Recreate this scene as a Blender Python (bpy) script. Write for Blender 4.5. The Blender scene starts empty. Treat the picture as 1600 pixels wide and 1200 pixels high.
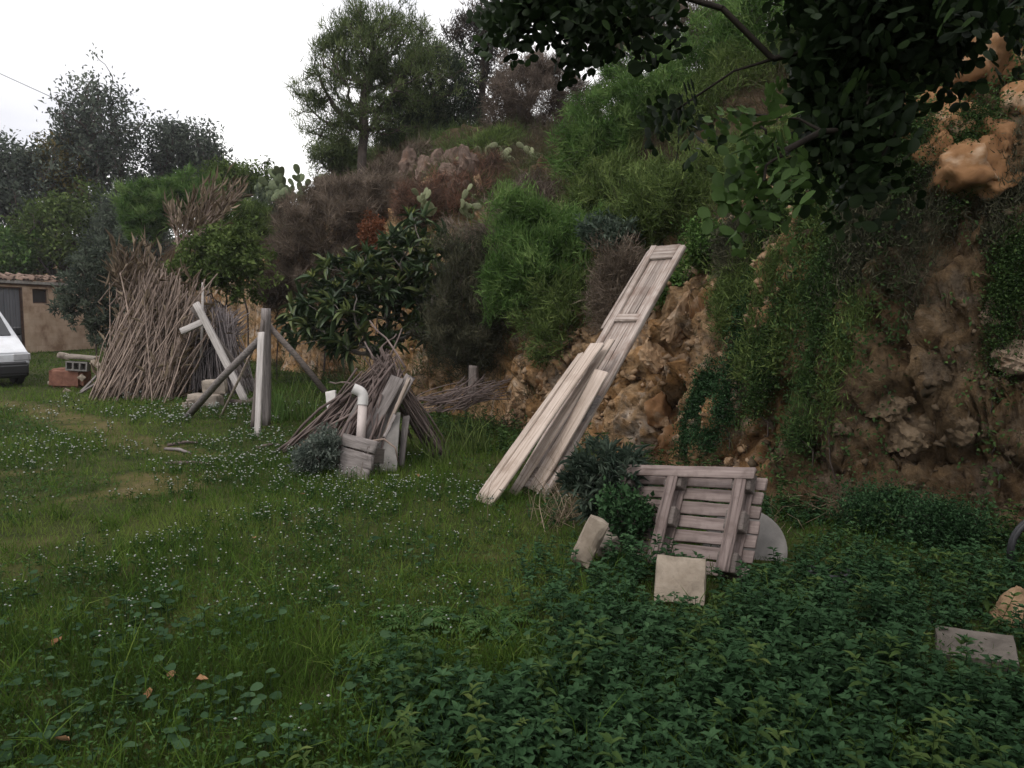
import bpy, bmesh, math, random
import numpy as np
from mathutils import Vector, Matrix

rng = np.random.default_rng(11)
random.seed(11)
scene = bpy.context.scene
COL = scene.collection
R = math.radians

# ------------------------------------------------------------------ camera, sky, sun, exposure
CAM_H, PITCH, FPX = 1.6, R(5.24), 1200.0
cam_d = bpy.data.cameras.new('camera')
cam_d.sensor_width = 36.0
cam_d.lens = 36.0 * FPX / 1600.0
cam_d.clip_start = 0.05
cam_d.clip_end = 3000
cam = bpy.data.objects.new('camera', cam_d)
cam.location = (0, 0, CAM_H)
cam.rotation_euler = (R(90) - PITCH, 0, 0)
COL.objects.link(cam)
scene.camera = cam

SUN_EL, SUN_AZ = R(52), R(222)          # azimuth clockwise from +Y: the light comes from behind and left
world = bpy.data.worlds.new('World')
scene.world = world
world.use_nodes = True
wn, wl = world.node_tree.nodes, world.node_tree.links
wn.clear()
sky = wn.new('ShaderNodeTexSky')
sky.sky_type = 'NISHITA'
sky.sun_disc = False
sky.sun_elevation = SUN_EL
sky.sun_rotation = SUN_AZ
sky.air_density, sky.dust_density = 1.0, 3.0
tc = wn.new('ShaderNodeTexCoord')
mp = wn.new('ShaderNodeMapping'); mp.inputs['Scale'].default_value = (1.0, 1.0, 2.6)
ns = wn.new('ShaderNodeTexNoise'); ns.inputs['Scale'].default_value = 1.3; ns.inputs['Detail'].default_value = 5
cr = wn.new('ShaderNodeValToRGB')
cr.color_ramp.elements[0].position = 0.36; cr.color_ramp.elements[0].color = (5.2, 5.2, 5.8, 1)
cr.color_ramp.elements[1].position = 0.6; cr.color_ramp.elements[1].color = (13.4, 13.1, 12.8, 1)
mx = wn.new('ShaderNodeMix'); mx.data_type = 'RGBA'; mx.inputs[0].default_value = 0.86
bg = wn.new('ShaderNodeBackground'); bg.inputs['Strength'].default_value = 0.1
wo = wn.new('ShaderNodeOutputWorld')
wl.new(tc.outputs['Generated'], mp.inputs['Vector']); wl.new(mp.outputs[0], ns.inputs['Vector'])
wl.new(ns.outputs[0], cr.inputs[0])
wl.new(sky.outputs[0], mx.inputs[6]); wl.new(cr.outputs[0], mx.inputs[7])
wl.new(mx.outputs[2], bg.inputs[0]); wl.new(bg.outputs[0], wo.inputs[0])

sun_d = bpy.data.lights.new('sun', 'SUN')
sun_d.energy = 0.9
sun_d.angle = R(24)
sun_d.color = (1.0, 0.95, 0.9)
sun = bpy.data.objects.new('sun', sun_d)
sdir = Vector((math.sin(SUN_AZ) * math.cos(SUN_EL), math.cos(SUN_AZ) * math.cos(SUN_EL), math.sin(SUN_EL)))
sun.rotation_euler = sdir.to_track_quat('Z', 'Y').to_euler()
sun.location = sdir * 60
COL.objects.link(sun)

scene.view_settings.view_transform = 'Standard'
scene.view_settings.look = 'None'
scene.view_settings.gamma = 1.0
scene.view_settings.exposure = 0.5
scene.view_settings.use_curve_mapping = False
cy = scene.cycles
cy.max_bounces = 8; cy.diffuse_bounces = 4; cy.glossy_bounces = 2; cy.transmission_bounces = 4; cy.transparent_max_bounces = 4
cy.use_denoising = True
cy.caustics_reflective = False; cy.caustics_refractive = False

# ------------------------------------------------------------------ pixels to positions
CP, SP = math.cos(PITCH), math.sin(PITCH)
def ray(px, py):
    x, y = (px - 800) / FPX, -(py - 600) / FPX
    return np.array([x, CP + y * SP, -SP + y * CP])
def at(px, py, Y):
    d = ray(px, py)
    return np.array([0, 0, CAM_H]) + d * (Y / d[1])
def gnd(px, py, z=0.0):
    d = ray(px, py)
    return np.array([0, 0, CAM_H]) + d * ((z - CAM_H) / d[2])

# ------------------------------------------------------------------ noise
_T = np.random.default_rng(3).random((64, 64, 64))
def vnoise(p):
    p = np.asarray(p, float)
    i = np.floor(p).astype(np.int64); f = p - i; f = f * f * (3 - 2 * f)
    a = i & 63; b = (i + 1) & 63
    x0, y0, z0 = a[..., 0], a[..., 1], a[..., 2]; x1, y1, z1 = b[..., 0], b[..., 1], b[..., 2]
    fx, fy, fz = f[..., 0], f[..., 1], f[..., 2]
    c00 = _T[x0, y0, z0] * (1 - fx) + _T[x1, y0, z0] * fx
    c10 = _T[x0, y1, z0] * (1 - fx) + _T[x1, y1, z0] * fx
    c01 = _T[x0, y0, z1] * (1 - fx) + _T[x1, y0, z1] * fx
    c11 = _T[x0, y1, z1] * (1 - fx) + _T[x1, y1, z1] * fx
    return (c00 * (1 - fy) + c10 * fy) * (1 - fz) + (c01 * (1 - fy) + c11 * fy) * fz
def fbm(p, oc=4):
    p = np.asarray(p, float); s = 0; a = 0.5
    for k in range(oc):
        s = s + a * vnoise(p * 2 ** k + 17.3 * k); a *= 0.5
    return s / (1 - 0.5 ** oc)            # 0..1
def P3(x, y, z=0.0):
    return np.stack(np.broadcast_arrays(np.asarray(x, float), np.asarray(y, float), np.asarray(z, float)), -1)
def sstep(a, b, x):
    t = np.clip((x - a) / (b - a), 0, 1); return t * t * (3 - 2 * t)

# ------------------------------------------------------------------ terrain
FOOT = np.array([(30, -14), (13, -1.0), (6.2, 3.6), (3.5, 5.25), (2.2, 5.7), (1.55, 7.2), (0.35, 9.5), (-1.4, 12.4), (-3.2, 15.8),
                 (-5.6, 20.2), (-9, 26), (-15.5, 35.5), (-26, 43), (-60, 52), (-140, 60)], float)
def _catmull(P, n=40):
    out = []
    Q = np.vstack([2 * P[0] - P[1], P, 2 * P[-1] - P[-2]])
    for i in range(1, len(Q) - 2):
        t = np.linspace(0, 1, n, endpoint=False)[:, None]
        a, b, c, d = Q[i - 1], Q[i], Q[i + 1], Q[i + 2]
        out.append(0.5 * (2 * b + (c - a) * t + (2 * a - 5 * b + 4 * c - d) * t ** 2 + (3 * b - a - 3 * c + d) * t ** 3))
    return np.vstack(out)
FT = _catmull(FOOT)
FTAN = np.gradient(FT, axis=0); FTAN /= np.linalg.norm(FTAN, axis=1)[:, None]
FNRM = np.stack([FTAN[:, 1], -FTAN[:, 0]], 1)             # points up-hill
_U = np.arange(len(FT)) / 40.0                            # control-point index
K_CLIFF = ([0, 3, 4, 5, 6, 7, 8, 9, 10, 11, 14], [3.0, 3.2, 3.1, 2.3, 1.9, 2.1, 2.8, 3.6, 3.8, 2.2, 2.0])
K_CREST = ([0, 3, 4, 5, 6, 7, 8, 9, 10, 11, 14], [9.5, 9.5, 9.0, 8.0, 5.9, 5.0, 5.4, 6.6, 7.6, 6.0, 5.8])
def foot_st(x, y):
    x = np.asarray(x, float).ravel(); y = np.asarray(y, float).ravel()
    s = np.empty(len(x)); u = np.empty(len(x))
    for a in range(0, len(x), 20000):
        dx = x[a:a + 20000, None] - FT[None, :, 0]; dy = y[a:a + 20000, None] - FT[None, :, 1]
        d2 = dx * dx + dy * dy; k = d2.argmin(1); r = np.arange(len(k))
        sg = dx[r, k] * FNRM[k, 0] + dy[r, k] * FNRM[k, 1]
        s[a:a + 20000] = np.sign(sg) * np.sqrt(d2[r, k]); u[a:a + 20000] = _U[k]
    return s, u
def G(x, y):
    return 0.05 * (fbm(P3(np.asarray(x) * 0.35, np.asarray(y) * 0.35, 5.0), 3) - 0.5)
def H(x, y):
    x = np.asarray(x, float); shp = x.shape; y = np.asarray(y, float)
    s, u = foot_st(x, y); xr, yr = x.ravel(), y.ravel()
    far = np.clip(np.hypot(xr, yr) / 12, 0.8, 3)
    s = s + (fbm(P3(xr * 0.55, yr * 0.55, 1.0), 4) - 0.5) * 1.1 * np.minimum(far, 1.5) - 0.1
    cl, ct = np.interp(u, *K_CLIFF), np.interp(u, *K_CREST)
    w = 0.8
    z = cl * sstep(0, w, s) + 1.2 * np.maximum(0, s - w)
    top = ct + 0.10 * np.maximum(0, s - 3)
    k = 0.7
    z = np.where(s > 0, -k * np.log(np.exp(-z / k) + np.exp(-top / k)), 1.6 * s)
    amp = np.clip(s / 0.5, 0, 1)
    z = z + amp * ((fbm(P3(xr * 1.1, yr * 1.1, 9.0), 4) - 0.5) * 0.9 + (np.abs(fbm(P3(xr * 3.2, yr * 3.2, 2.0), 3) - 0.5)) * 0.5)
    return np.minimum(z, 40).reshape(shp) - 0.12
def T(x, y):
    return np.maximum(G(x, y), H(x, y))
def hit(px, py, far=75.0):
    """first point of the ground or the bank on the ray through a pixel"""
    d = ray(px, py); d = d / d[1]
    Y = np.concatenate([np.arange(1.5, 20, 0.04), np.arange(20, far, 0.12)])
    X = d[0] * Y; Z = CAM_H + d[2] * Y
    below = Z <= T(X, Y)
    if not below.any():
        return None
    i = int(below.argmax())
    return np.array([X[i], Y[i], float(T(X[i:i + 1], Y[i:i + 1])[0])])
def stand(px, py, far=60.0):
    """hit(), or the crest of the bank under a pixel that looks over it"""
    c = hit(px, py, far)
    if c is not None: return c
    d = ray(px, py); Y = np.arange(4, far, .1); X = d[0] / d[1] * Y; Z = T(X, Y); i = int(((Z - CAM_H) / Y).argmax())
    return np.array([X[i], Y[i], Z[i]])

# ------------------------------------------------------------------ mesh and object helpers
def np_mesh(name, V, faces, tint=None, smooth=False):
    """faces: one array (n,k) or a list of such arrays"""
    if isinstance(faces, np.ndarray): faces = [faces]
    V = np.ascontiguousarray(V, np.float32).reshape(-1, 3)
    faces = [np.asarray(f, np.int32) for f in faces if len(f)]
    loops = np.concatenate([f.ravel() for f in faces]).astype(np.int32)
    tot = np.concatenate([np.full(len(f), f.shape[1], np.int32) for f in faces])
    st = np.concatenate([[0], np.cumsum(tot)[:-1]]).astype(np.int32)
    me = bpy.data.meshes.new(name)
    me.vertices.add(len(V)); me.vertices.foreach_set('co', V.ravel())
    me.loops.add(len(loops)); me.loops.foreach_set('vertex_index', loops)
    me.polygons.add(len(tot)); me.polygons.foreach_set('loop_start', st); me.polygons.foreach_set('loop_total', tot)
    me.update(calc_edges=True)
    if tint is not None:
        at_ = me.attributes.new('tint', 'FLOAT', 'POINT')
        at_.data.foreach_set('value', np.ascontiguousarray(tint, np.float32))
    if smooth:
        me.polygons.foreach_set('use_smooth', np.ones(len(tot), bool))
    return me
def cells(P, size, seed):
    """fracture pattern: per point the random value of its cell, and how near a crack it lies"""
    q = P / size; i = np.floor(q).astype(int); d1 = np.full(len(P), 9.); d2 = d1.copy(); val = np.zeros(len(P)); tab = np.random.default_rng(seed).random((32, 32, 32, 4))
    for a in (-1, 0, 1):
        for b in (-1, 0, 1):
            for c in (-1, 0, 1):
                j = i + [a, b, c]; t = tab[j[:, 0] & 31, j[:, 1] & 31, j[:, 2] & 31]; d = np.linalg.norm(j + t[:, :3] - q, axis=1)
                nw = d < d1; d2 = np.where(nw, d1, np.minimum(d2, d)); val = np.where(nw, t[:, 3], val); d1 = np.where(nw, d, d1)
    return val, np.clip((d2 - d1) / .12, 0, 1)
def link(name, me, mat=None, parent=None, M=None):
    o = bpy.data.objects.new(name, me)
    COL.objects.link(o)
    if mat is not None and me is not None and not me.materials: me.materials.append(mat)
    if parent is not None:
        o.parent = parent
        L = Matrix.Translation(-parent.location)
        o.matrix_basis = L @ (M if M is not None else Matrix.Identity(4))
    elif M is not None:
        o.matrix_basis = M
    return o
def tag(o, label=None, cat=None, group=None, kind=None):
    if label: o['label'] = label
    if cat: o['category'] = cat
    if group: o['group'] = group
    if kind: o['kind'] = kind
    return o
def empty(name, loc, label, cat, group=None):
    o = bpy.data.objects.new(name, None); COL.objects.link(o)
    o.location = Vector([float(v) for v in loc]); o.empty_display_size = 0.2
    return tag(o, label, cat, group)
def nrm(v):
    v = np.asarray(v, float); n = np.linalg.norm(v, axis=-1, keepdims=True); return v / np.maximum(n, 1e-9)
def frame(o, x, y):
    """matrix with origin o, local X along x, local Y near y"""
    x = nrm(x); z = nrm(np.cross(x, y)); y = np.cross(z, x)
    return Matrix(((x[0], y[0], z[0], o[0]), (x[1], y[1], z[1], o[1]), (x[2], y[2], z[2], o[2]), (0, 0, 0, 1)))
def bm_mesh(name, bm, smooth=False):
    me = bpy.data.meshes.new(name); bm.normal_update(); bm.to_mesh(me); bm.free()
    if smooth: me.polygons.foreach_set('use_smooth', np.ones(len(me.polygons), bool))
    return me
def box_bm(L, W, Th, bev=0.004, o=(0, 0, 0), bm=None, M=None):
    b = bmesh.new()
    r = bmesh.ops.create_cube(b, size=1.0)
    bmesh.ops.scale(b, vec=(L, W, Th), verts=b.verts)
    if bev: bmesh.ops.bevel(b, geom=list(b.edges), offset=bev, segments=1, affect='EDGES')
    bmesh.ops.translate(b, vec=o, verts=b.verts)
    if M is not None: bmesh.ops.transform(b, matrix=M, verts=b.verts)
    if bm is None: return b
    me = bpy.data.meshes.new('t'); b.to_mesh(me); b.free(); bm.from_mesh(me); bpy.data.meshes.remove(me)
    return bm
def board_mesh(name, L, W, Th, warp=0.006, rag=0.01, seed=0, nx=14):
    """a weathered board, local X from 0 to L, Y centred, Z centred"""
    r = np.random.default_rng(seed)
    xs = np.linspace(0, L, nx)
    prof = np.array([(-.5, -.42), (-.46, -.5), (.46, -.5), (.5, -.42), (.5, .42), (.46, .5), (-.46, .5), (-.5, .42)])
    ph = r.random(4) * 6
    V = []
    for i, x in enumerate(xs):
        w = W * (1 + 0.03 * math.sin(x * 5 + ph[0])); dz = warp * math.sin(x * 2.2 / max(L, .1) * 2 + ph[1]); dy = warp * math.sin(x * 3 / max(L, .1) + ph[2])
        tw = warp * 2 * math.sin(x / max(L, .1) * 3 + ph[3])
        for (a, b) in prof:
            e = rag * (r.random() - .5) * 2 if i in (0, nx - 1) else 0
            V.append((x + e, a * w + dy + 0.005 * (r.random() - .5), b * Th + dz + tw * a + .0015 * (r.random() - .5)))
    F = [[i * 8 + k, i * 8 + (k + 1) % 8, (i + 1) * 8 + (k + 1) % 8, (i + 1) * 8 + k] for i in range(nx - 1) for k in range(8)]
    caps = np.array([[7 - k for k in range(8)], [(nx - 1) * 8 + k for k in range(8)]])
    caps = np.array([[k for k in range(7, -1, -1)], [(nx - 1) * 8 + k for k in range(8)]])
    return np_mesh(name, np.array(V), [np.array(F), caps])
def segs(P0, P1, r0, r1, k=5):
    """truncated cones, vectorised"""
    P0, P1 = np.asarray(P0, float), np.asarray(P1, float); n = len(P0)
    r0 = np.broadcast_to(r0, (n,)); r1 = np.broadcast_to(r1, (n,))
    d = nrm(P1 - P0); ref = np.where(np.abs(d[:, 2:3]) > .9, [[1., 0, 0]], [[0, 0, 1.]])
    a = nrm(np.cross(d, ref)); b = np.cross(d, a)
    th = np.arange(k) / k * 2 * np.pi
    ring = a[:, None] * np.cos(th)[None, :, None] + b[:, None] * np.sin(th)[None, :, None]
    V = np.stack([P0[:, None] + ring * r0[:, None, None], P1[:, None] + ring * r1[:, None, None]], 1).reshape(-1, 3)
    base = (np.arange(n) * 2 * k)[:, None]; i = np.arange(k)[None]; j = (np.arange(k)[None] + 1) % k
    F = np.stack([base + i, base + j, base + k + j, base + k + i], -1).reshape(-1, 4)
    return V, F
def tube(pts, rad, k=8, cap=True):
    """one smooth tube through points"""
    pts = np.asarray(pts, float); n = len(pts); rad = np.broadcast_to(np.asarray(rad, float), (n,))
    d = nrm(np.gradient(pts, axis=0)); V = []
    ref = np.array([0, 0, 1.]) if abs(d[0][2]) < .9 else np.array([1., 0, 0])
    a = nrm(np.cross(d[0], ref))
    for i in range(n):
        a = nrm(a - d[i] * np.dot(a, d[i])); b = np.cross(d[i], a)
        for q in range(k):
            t = q / k * 2 * math.pi; V.append(pts[i] + rad[i] * (a * math.cos(t) + b * math.sin(t)))
    F = np.array([[i * k + q, i * k + (q + 1) % k, (i + 1) * k + (q + 1) % k, (i + 1) * k + q] for i in range(n - 1) for q in range(k)])
    C2 = np.array([list(range(k - 1, -1, -1)), [(n - 1) * k + q for q in range(k)]])
    return np.array(V), ([F, C2] if cap else [F])
def merge(parts):
    """parts: list of (V, [faces])"""
    Vs, by, off = [], {}, 0
    for V, F in parts:
        if isinstance(F, np.ndarray): F = [F]
        Vs.append(np.asarray(V, float))
        for f in F: by.setdefault(f.shape[1], []).append(f + off)
        off += len(V)
    return np.concatenate(Vs), [np.concatenate(v) for v in by.values()]
def leaves(P, D, N, L, W, kind='lens', fold=0.12, droop=0.1):
    """leaf faces at P, pointing along D, facing N; returns V, faces, verts per leaf"""
    P, D = np.asarray(P, float), nrm(D); N = nrm(N - D * (N * D).sum(-1, keepdims=True)); S = np.cross(D, N)
    L = np.asarray(L, float).reshape(-1, 1) * np.ones((len(P), 1)); W = np.asarray(W, float).reshape(-1, 1) * np.ones((len(P), 1))
    if kind == 'lens':
        pat = [(0, 0, 0), (.48, .5, fold), (.48, -.5, fold), (1, 0, -droop)]
        tr = [(0, 2, 3), (0, 3, 1)]
    elif kind == 'tri':
        pat = [(0, .5, 0), (0, -.5, 0), (1, 0, -droop)]
        tr = [(0, 1, 2)]
    elif kind == 'blade':
        pat = [(0, .5, 0), (0, -.5, 0), (.55, .38, .03), (.55, -.38, .03), (1, 0, -droop)]
        tr = [(0, 1, 3), (0, 3, 2), (2, 3, 4)]
    elif kind == 'ovate':
        pat = [(0, 0, 0), (.22, .42, fold), (.22, -.42, fold), (.6, .36, fold * .6), (.6, -.36, fold * .6), (1, 0, -droop), (.42, 0, -.02)]
        tr = [(0, 6, 1), (0, 2, 6), (1, 6, 3), (2, 4, 6), (3, 6, 5), (6, 4, 5)]
    elif kind == 'round':
        pat = [(0, 0, 0)] + [(.5 - .5 * math.cos(a), .5 * math.sin(a) * (1 - .08 * (q % 2)), fold * abs(math.sin(a))) for q, a in enumerate(np.linspace(.35, 2 * math.pi - .35, 9))]
        pat = [(.45, 0, -.05)] + pat
        tr = [(0, k, k + 1) for k in range(1, 10)] + [(0, 10, 1)]
    pat = np.array(pat); m = len(pat)
    V = P[:, None] + D[:, None] * (pat[None, :, 0:1] * L[:, None]) + S[:, None] * (pat[None, :, 1:2] * W[:, None]) + N[:, None] * (pat[None, :, 2:3] * L[:, None])
    F = (np.arange(len(P)) * m)[:, None, None] + np.array(tr)[None]
    return V.reshape(-1, 3), F.reshape(-1, 3), m
def rdir(n, r=rng):
    return nrm(r.normal(size=(n, 3)))

# ------------------------------------------------------------------ materials
def mat_new(name):
    m = bpy.data.materials.new(name); m.use_nodes = True; nt = m.node_tree
    return m, nt.nodes, nt.links, nt.nodes['Principled BSDF'], nt.nodes['Material Output']
def ramp(nodes, stops):
    r = nodes.new('ShaderNodeValToRGB'); e = r.color_ramp.elements
    while len(e) < len(stops): e.new(0.5)
    for el, (p, c) in zip(e, stops): el.position = p; el.color = (*c, 1)
    return r
def noise_node(nodes, links, scale, detail=5, rough=.6, stretch=None, coord='Object', dist=0.0):
    t = nodes.new('ShaderNodeTexCoord'); n = nodes.new('ShaderNodeTexNoise')
    n.inputs['Scale'].default_value = scale; n.inputs['Detail'].default_value = detail; n.inputs['Roughness'].default_value = rough; n.inputs['Distortion'].default_value = dist
    if stretch:
        m = nodes.new('ShaderNodeMapping'); m.inputs['Scale'].default_value = stretch
        links.new(t.outputs[coord], m.inputs[0]); links.new(m.outputs[0], n.inputs['Vector'])
    else: links.new(t.outputs[coord], n.inputs['Vector'])
    return n
def leaf_mat(name, c0, c1, c2=None, rough=.7, tl=.25, spec=.06):
    m, n, l, p, out = mat_new(name)
    a = n.new('ShaderNodeAttribute'); a.attribute_name = 'tint'
    r = ramp(n, [(0, c0), (1, c1)] if c2 is None else [(0, c0), (.6, c1), (1, c2)])
    l.new(a.outputs['Fac'], r.inputs[0]); l.new(r.outputs[0], p.inputs['Base Color'])
    p.inputs['Roughness'].default_value = rough; p.inputs['Specular IOR Level'].default_value = spec
    if tl:
        t = n.new('ShaderNodeBsdfTranslucent'); mx_ = n.new('ShaderNodeMixShader'); mx_.inputs[0].default_value = tl
        l.new(r.outputs[0], t.inputs[0]); l.new(p.outputs[0], mx_.inputs[1]); l.new(t.outputs[0], mx_.inputs[2]); l.new(mx_.outputs[0], out.inputs[0])
    return m
def grain_mat(name, stops, scale=4, stretch=(1, 12, 12), rough=.85, bump=.3, blot=None, spec=.2):
    m, n, l, p, out = mat_new(name)
    a = noise_node(n, l, scale, 8, .65, stretch, dist=.3)
    r = ramp(n, stops); l.new(a.outputs[0], r.inputs[0]); col = r.outputs[0]
    if blot:
        b = noise_node(n, l, blot[0], 4, .6); br = ramp(n, [(blot[1], (0, 0, 0)), (blot[2], (1, 1, 1))]); l.new(b.outputs[0], br.inputs[0])
        mx_ = n.new('ShaderNodeMix'); mx_.data_type = 'RGBA'; l.new(br.outputs[0], mx_.inputs[0]); l.new(col, mx_.inputs[6]); mx_.inputs[7].default_value = (*blot[3], 1); col = mx_.outputs[2]
    oi = n.new('ShaderNodeObjectInfo'); hs = n.new('ShaderNodeHueSaturation'); mr = n.new('ShaderNodeMapRange')
    mr.inputs[3].default_value = .82; mr.inputs[4].default_value = 1.15
    l.new(oi.outputs['Random'], mr.inputs[0]); l.new(mr.outputs[0], hs.inputs['Value']); l.new(col, hs.inputs['Color']); l.new(hs.outputs[0], p.inputs['Base Color'])
    p.inputs['Roughness'].default_value = rough; p.inputs['Specular IOR Level'].default_value = spec
    if bump:
        bp = n.new('ShaderNodeBump'); bp.inputs['Strength'].default_value = bump; bp.inputs['Distance'].default_value = .01
        l.new(a.outputs[0], bp.inputs['Height']); l.new(bp.outputs[0], p.inputs['Normal'])
    return m
def plain_mat(name, c, rough=.5, metal=0, spec=.5):
    m, n, l, p, out = mat_new(name)
    a = noise_node(n, l, 9, 4); r = ramp(n, [(.3, tuple(v * .85 for v in c)), (.7, tuple(min(1, v * 1.08) for v in c))])
    l.new(a.outputs[0], r.inputs[0]); l.new(r.outputs[0], p.inputs['Base Color'])
    p.inputs['Roughness'].default_value = rough; p.inputs['Metallic'].default_value = metal; p.inputs['Specular IOR Level'].default_value = spec
    return m

M = {}
M['wood_pale'] = grain_mat('weathered_pale_wood', [(.30, (.10, .07, .055)), (.42, (.36, .29, .24)), (.55, (.46, .385, .33)), (.75, (.53, .455, .40))], 3, (.6, 18, 18), blot=(4, .52, .8, (.24, .18, .14)))
M['wood_door'] = grain_mat('old_painted_wood', [(.30, (.075, .052, .042)), (.43, (.28, .23, .20)), (.58, (.40, .345, .31)), (.75, (.46, .405, .37))], 3, (.6, 18, 18), blot=(5, .48, .75, (.18, .125, .10)))
M['wood_pallet'] = grain_mat('grey_pallet_wood', [(.3, (.05, .038, .035)), (.44, (.18, .14, .128)), (.58, (.25, .20, .183)), (.75, (.31, .255, .235))], 3, (.7, 16, 16), blot=(6, .5, .75, (.11, .082, .072)))
M['wood_grey'] = grain_mat('silver_grey_wood', [(.25, (.06, .053, .05)), (.5, (.19, .168, .158)), (.75, (.30, .27, .26))], 4, (1, 12, 12))
M['wood_white'] = grain_mat('bleached_timber', [(.25, (.22, .195, .18)), (.5, (.43, .40, .38)), (.75, (.52, .49, .47))], 4, (1, 12, 12))
M['wood_dark'] = grain_mat('dark_old_timber', [(.25, (.05, .042, .04)), (.5, (.13, .11, .10)), (.75, (.2, .17, .15))], 4, (1, 12, 12))
M['bark'] = grain_mat('bark', [(.3, (.035, .028, .024)), (.7, (.13, .105, .09))], 9, (1, 1, .3), bump=.6)
M['bark_dark'] = grain_mat('dark_carob_bark', [(.3, (.012, .010, .008)), (.7, (.045, .036, .030))], 9, (1, 1, .3), bump=.6)
M['bark_pale'] = grain_mat('grey_bark', [(.3, (.09, .08, .07)), (.7, (.24, .21, .19))], 9, (1, 1, .3), bump=.5)
M['twig'] = grain_mat('twig', [(.3, (.028, .021, .018)), (.7, (.085, .065, .055))], 12, None, bump=0)
M['cane_brown'] = grain_mat('brown_reed', [(.3, (.14, .105, .085)), (.7, (.38, .295, .245))], 8, None, bump=0)
M['cane_grey'] = grain_mat('grey_reed', [(.3, (.11, .095, .094)), (.7, (.31, .27, .268))], 8, None, bump=0)
M['limestone'] = grain_mat('limestone', [(.25, (.15, .12, .09)), (.5, (.34, .285, .225)), (.8, (.43, .37, .305))], 9, None, bump=.7, blot=(5, .5, .72, (.22, .175, .13)))
M['limestone_old'] = grain_mat('dirty_limestone', [(.25, (.12, .10, .085)), (.5, (.27, .23, .19)), (.8, (.38, .33, .28))], 7, None, bump=.6, blot=(3, .5, .7, (.10, .085, .07)))
M['rock_tan'] = grain_mat('tan_rock', [(.2, (.09, .050, .028)), (.5, (.29, .19, .11)), (.8, (.46, .335, .23))], 3.5, None, bump=.8, blot=(2.5, .55, .75, (.42, .34, .26)))
M['rock_pale'] = grain_mat('pale_rock', [(.2, (.10, .065, .045)), (.5, (.29, .215, .155)), (.8, (.44, .36, .29))], 4, None, bump=.8, blot=(2.5, .55, .75, (.22, .12, .06)))
M['rock_orange'] = grain_mat('orange_rock', [(.2, (.09, .04, .018)), (.5, (.24, .125, .056)), (.8, (.35, .215, .12))], 2.5, None, bump=.8, blot=(2.5, .55, .75, (.46, .36, .26)))
M['rock_shaded'] = grain_mat('shaded_earthy_rock', [(.2, (.03, .022, .014)), (.5, (.095, .068, .042)), (.8, (.19, .145, .10))], 4, None, bump=.8)  # earthy rock darkened to match the shade painted on the right-hand bank
M['stone_grey'] = grain_mat('grey_field_stone', [(.2, (.05, .043, .036)), (.5, (.13, .112, .095)), (.8, (.2, .175, .15))], 8, None, bump=.7)
M['rock_crag'] = grain_mat('pinkish_crag', [(.2, (.045, .03, .024)), (.5, (.13, .09, .07)), (.8, (.22, .165, .135))], 3, None, bump=.8, blot=(2.0, .55, .75, (.18, .105, .07)))
M['concrete'] = grain_mat('concrete', [(.25, (.16, .15, .14)), (.75, (.33, .31, .29))], 7, None, bump=.4)
M['steel_wire'] = plain_mat('dark_wire', (.05, .05, .055), .5)

# ================================================================== THE SETTING
def lines(spec):
    out = [spec[0][0]]
    for a, b, st in spec:
        n = max(1, int(round((b - a) / st))); out += list(np.linspace(a, b, n + 1)[1:])
    return np.array(out)
def gridmesh(name, xs, ys, zf, keep=None, smooth=True, tintf=None, disp=None):
    X, Y = np.meshgrid(xs, ys); Z = zf(X, Y)
    V = np.stack([X, Y, Z], -1).reshape(-1, 3)
    if disp is not None: V = V + disp(V)
    nx = len(xs); i = np.arange(len(ys) - 1)[:, None] * nx + np.arange(nx - 1)[None]
    F = np.stack([i, i + 1, i + 1 + nx, i + nx], -1).reshape(-1, 4)
    if keep is not None: F = F[keep(V)[F].any(1)]
    return np_mesh(name, V, F, tint=None if tintf is None else tintf(V[:, 0], V[:, 1]), smooth=smooth)

# bare, worn places of the lawn: (pixel x, pixel y, half-length m, half-width m, angle, strength)
def _seg(px0, py0, px1, py1): return gnd(px0, py0)[:2], gnd(px1, py1)[:2]
WORN = [(*_seg(-60, 622, 60, 640), .35, .8), (*_seg(60, 640, 150, 672), .42, .8), (*_seg(150, 672, 235, 700), .35, .6),
        (*_seg(150, 782, 250, 764), .30, .75), (*_seg(205, 748, 280, 762), .26, .65), (*_seg(-20, 742, 60, 738), .18, .5), (*_seg(250, 702, 330, 712), .2, .5), (*_seg(690, 858, 760, 866), .12, .5), (*_seg(240, 1080, 320, 1085), .08, .5)]
def bare(x, y):
    x = np.asarray(x, float); y = np.asarray(y, float); b = np.zeros(x.shape)
    for a, c, w, k in WORN:
        ab = c - a; t = np.clip(((x - a[0]) * ab[0] + (y - a[1]) * ab[1]) / (ab @ ab), 0, 1)
        d = np.hypot(x - a[0] - t * ab[0], y - a[1] - t * ab[1])
        b = np.maximum(b, k * (1 - sstep(.5, 1.4, d / w)))
    n = fbm(P3(x * 1.7, y * 1.7, 4.0), 4)
    n2_ = fbm(P3(x * 7, y * 7, 9.0), 3)
    return np.clip(b * sstep(.30, .62, n * .5 + n2_ * .5 + .25 * (b - .5)) + .25 * sstep(.62, .75, n), 0, 1)

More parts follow.
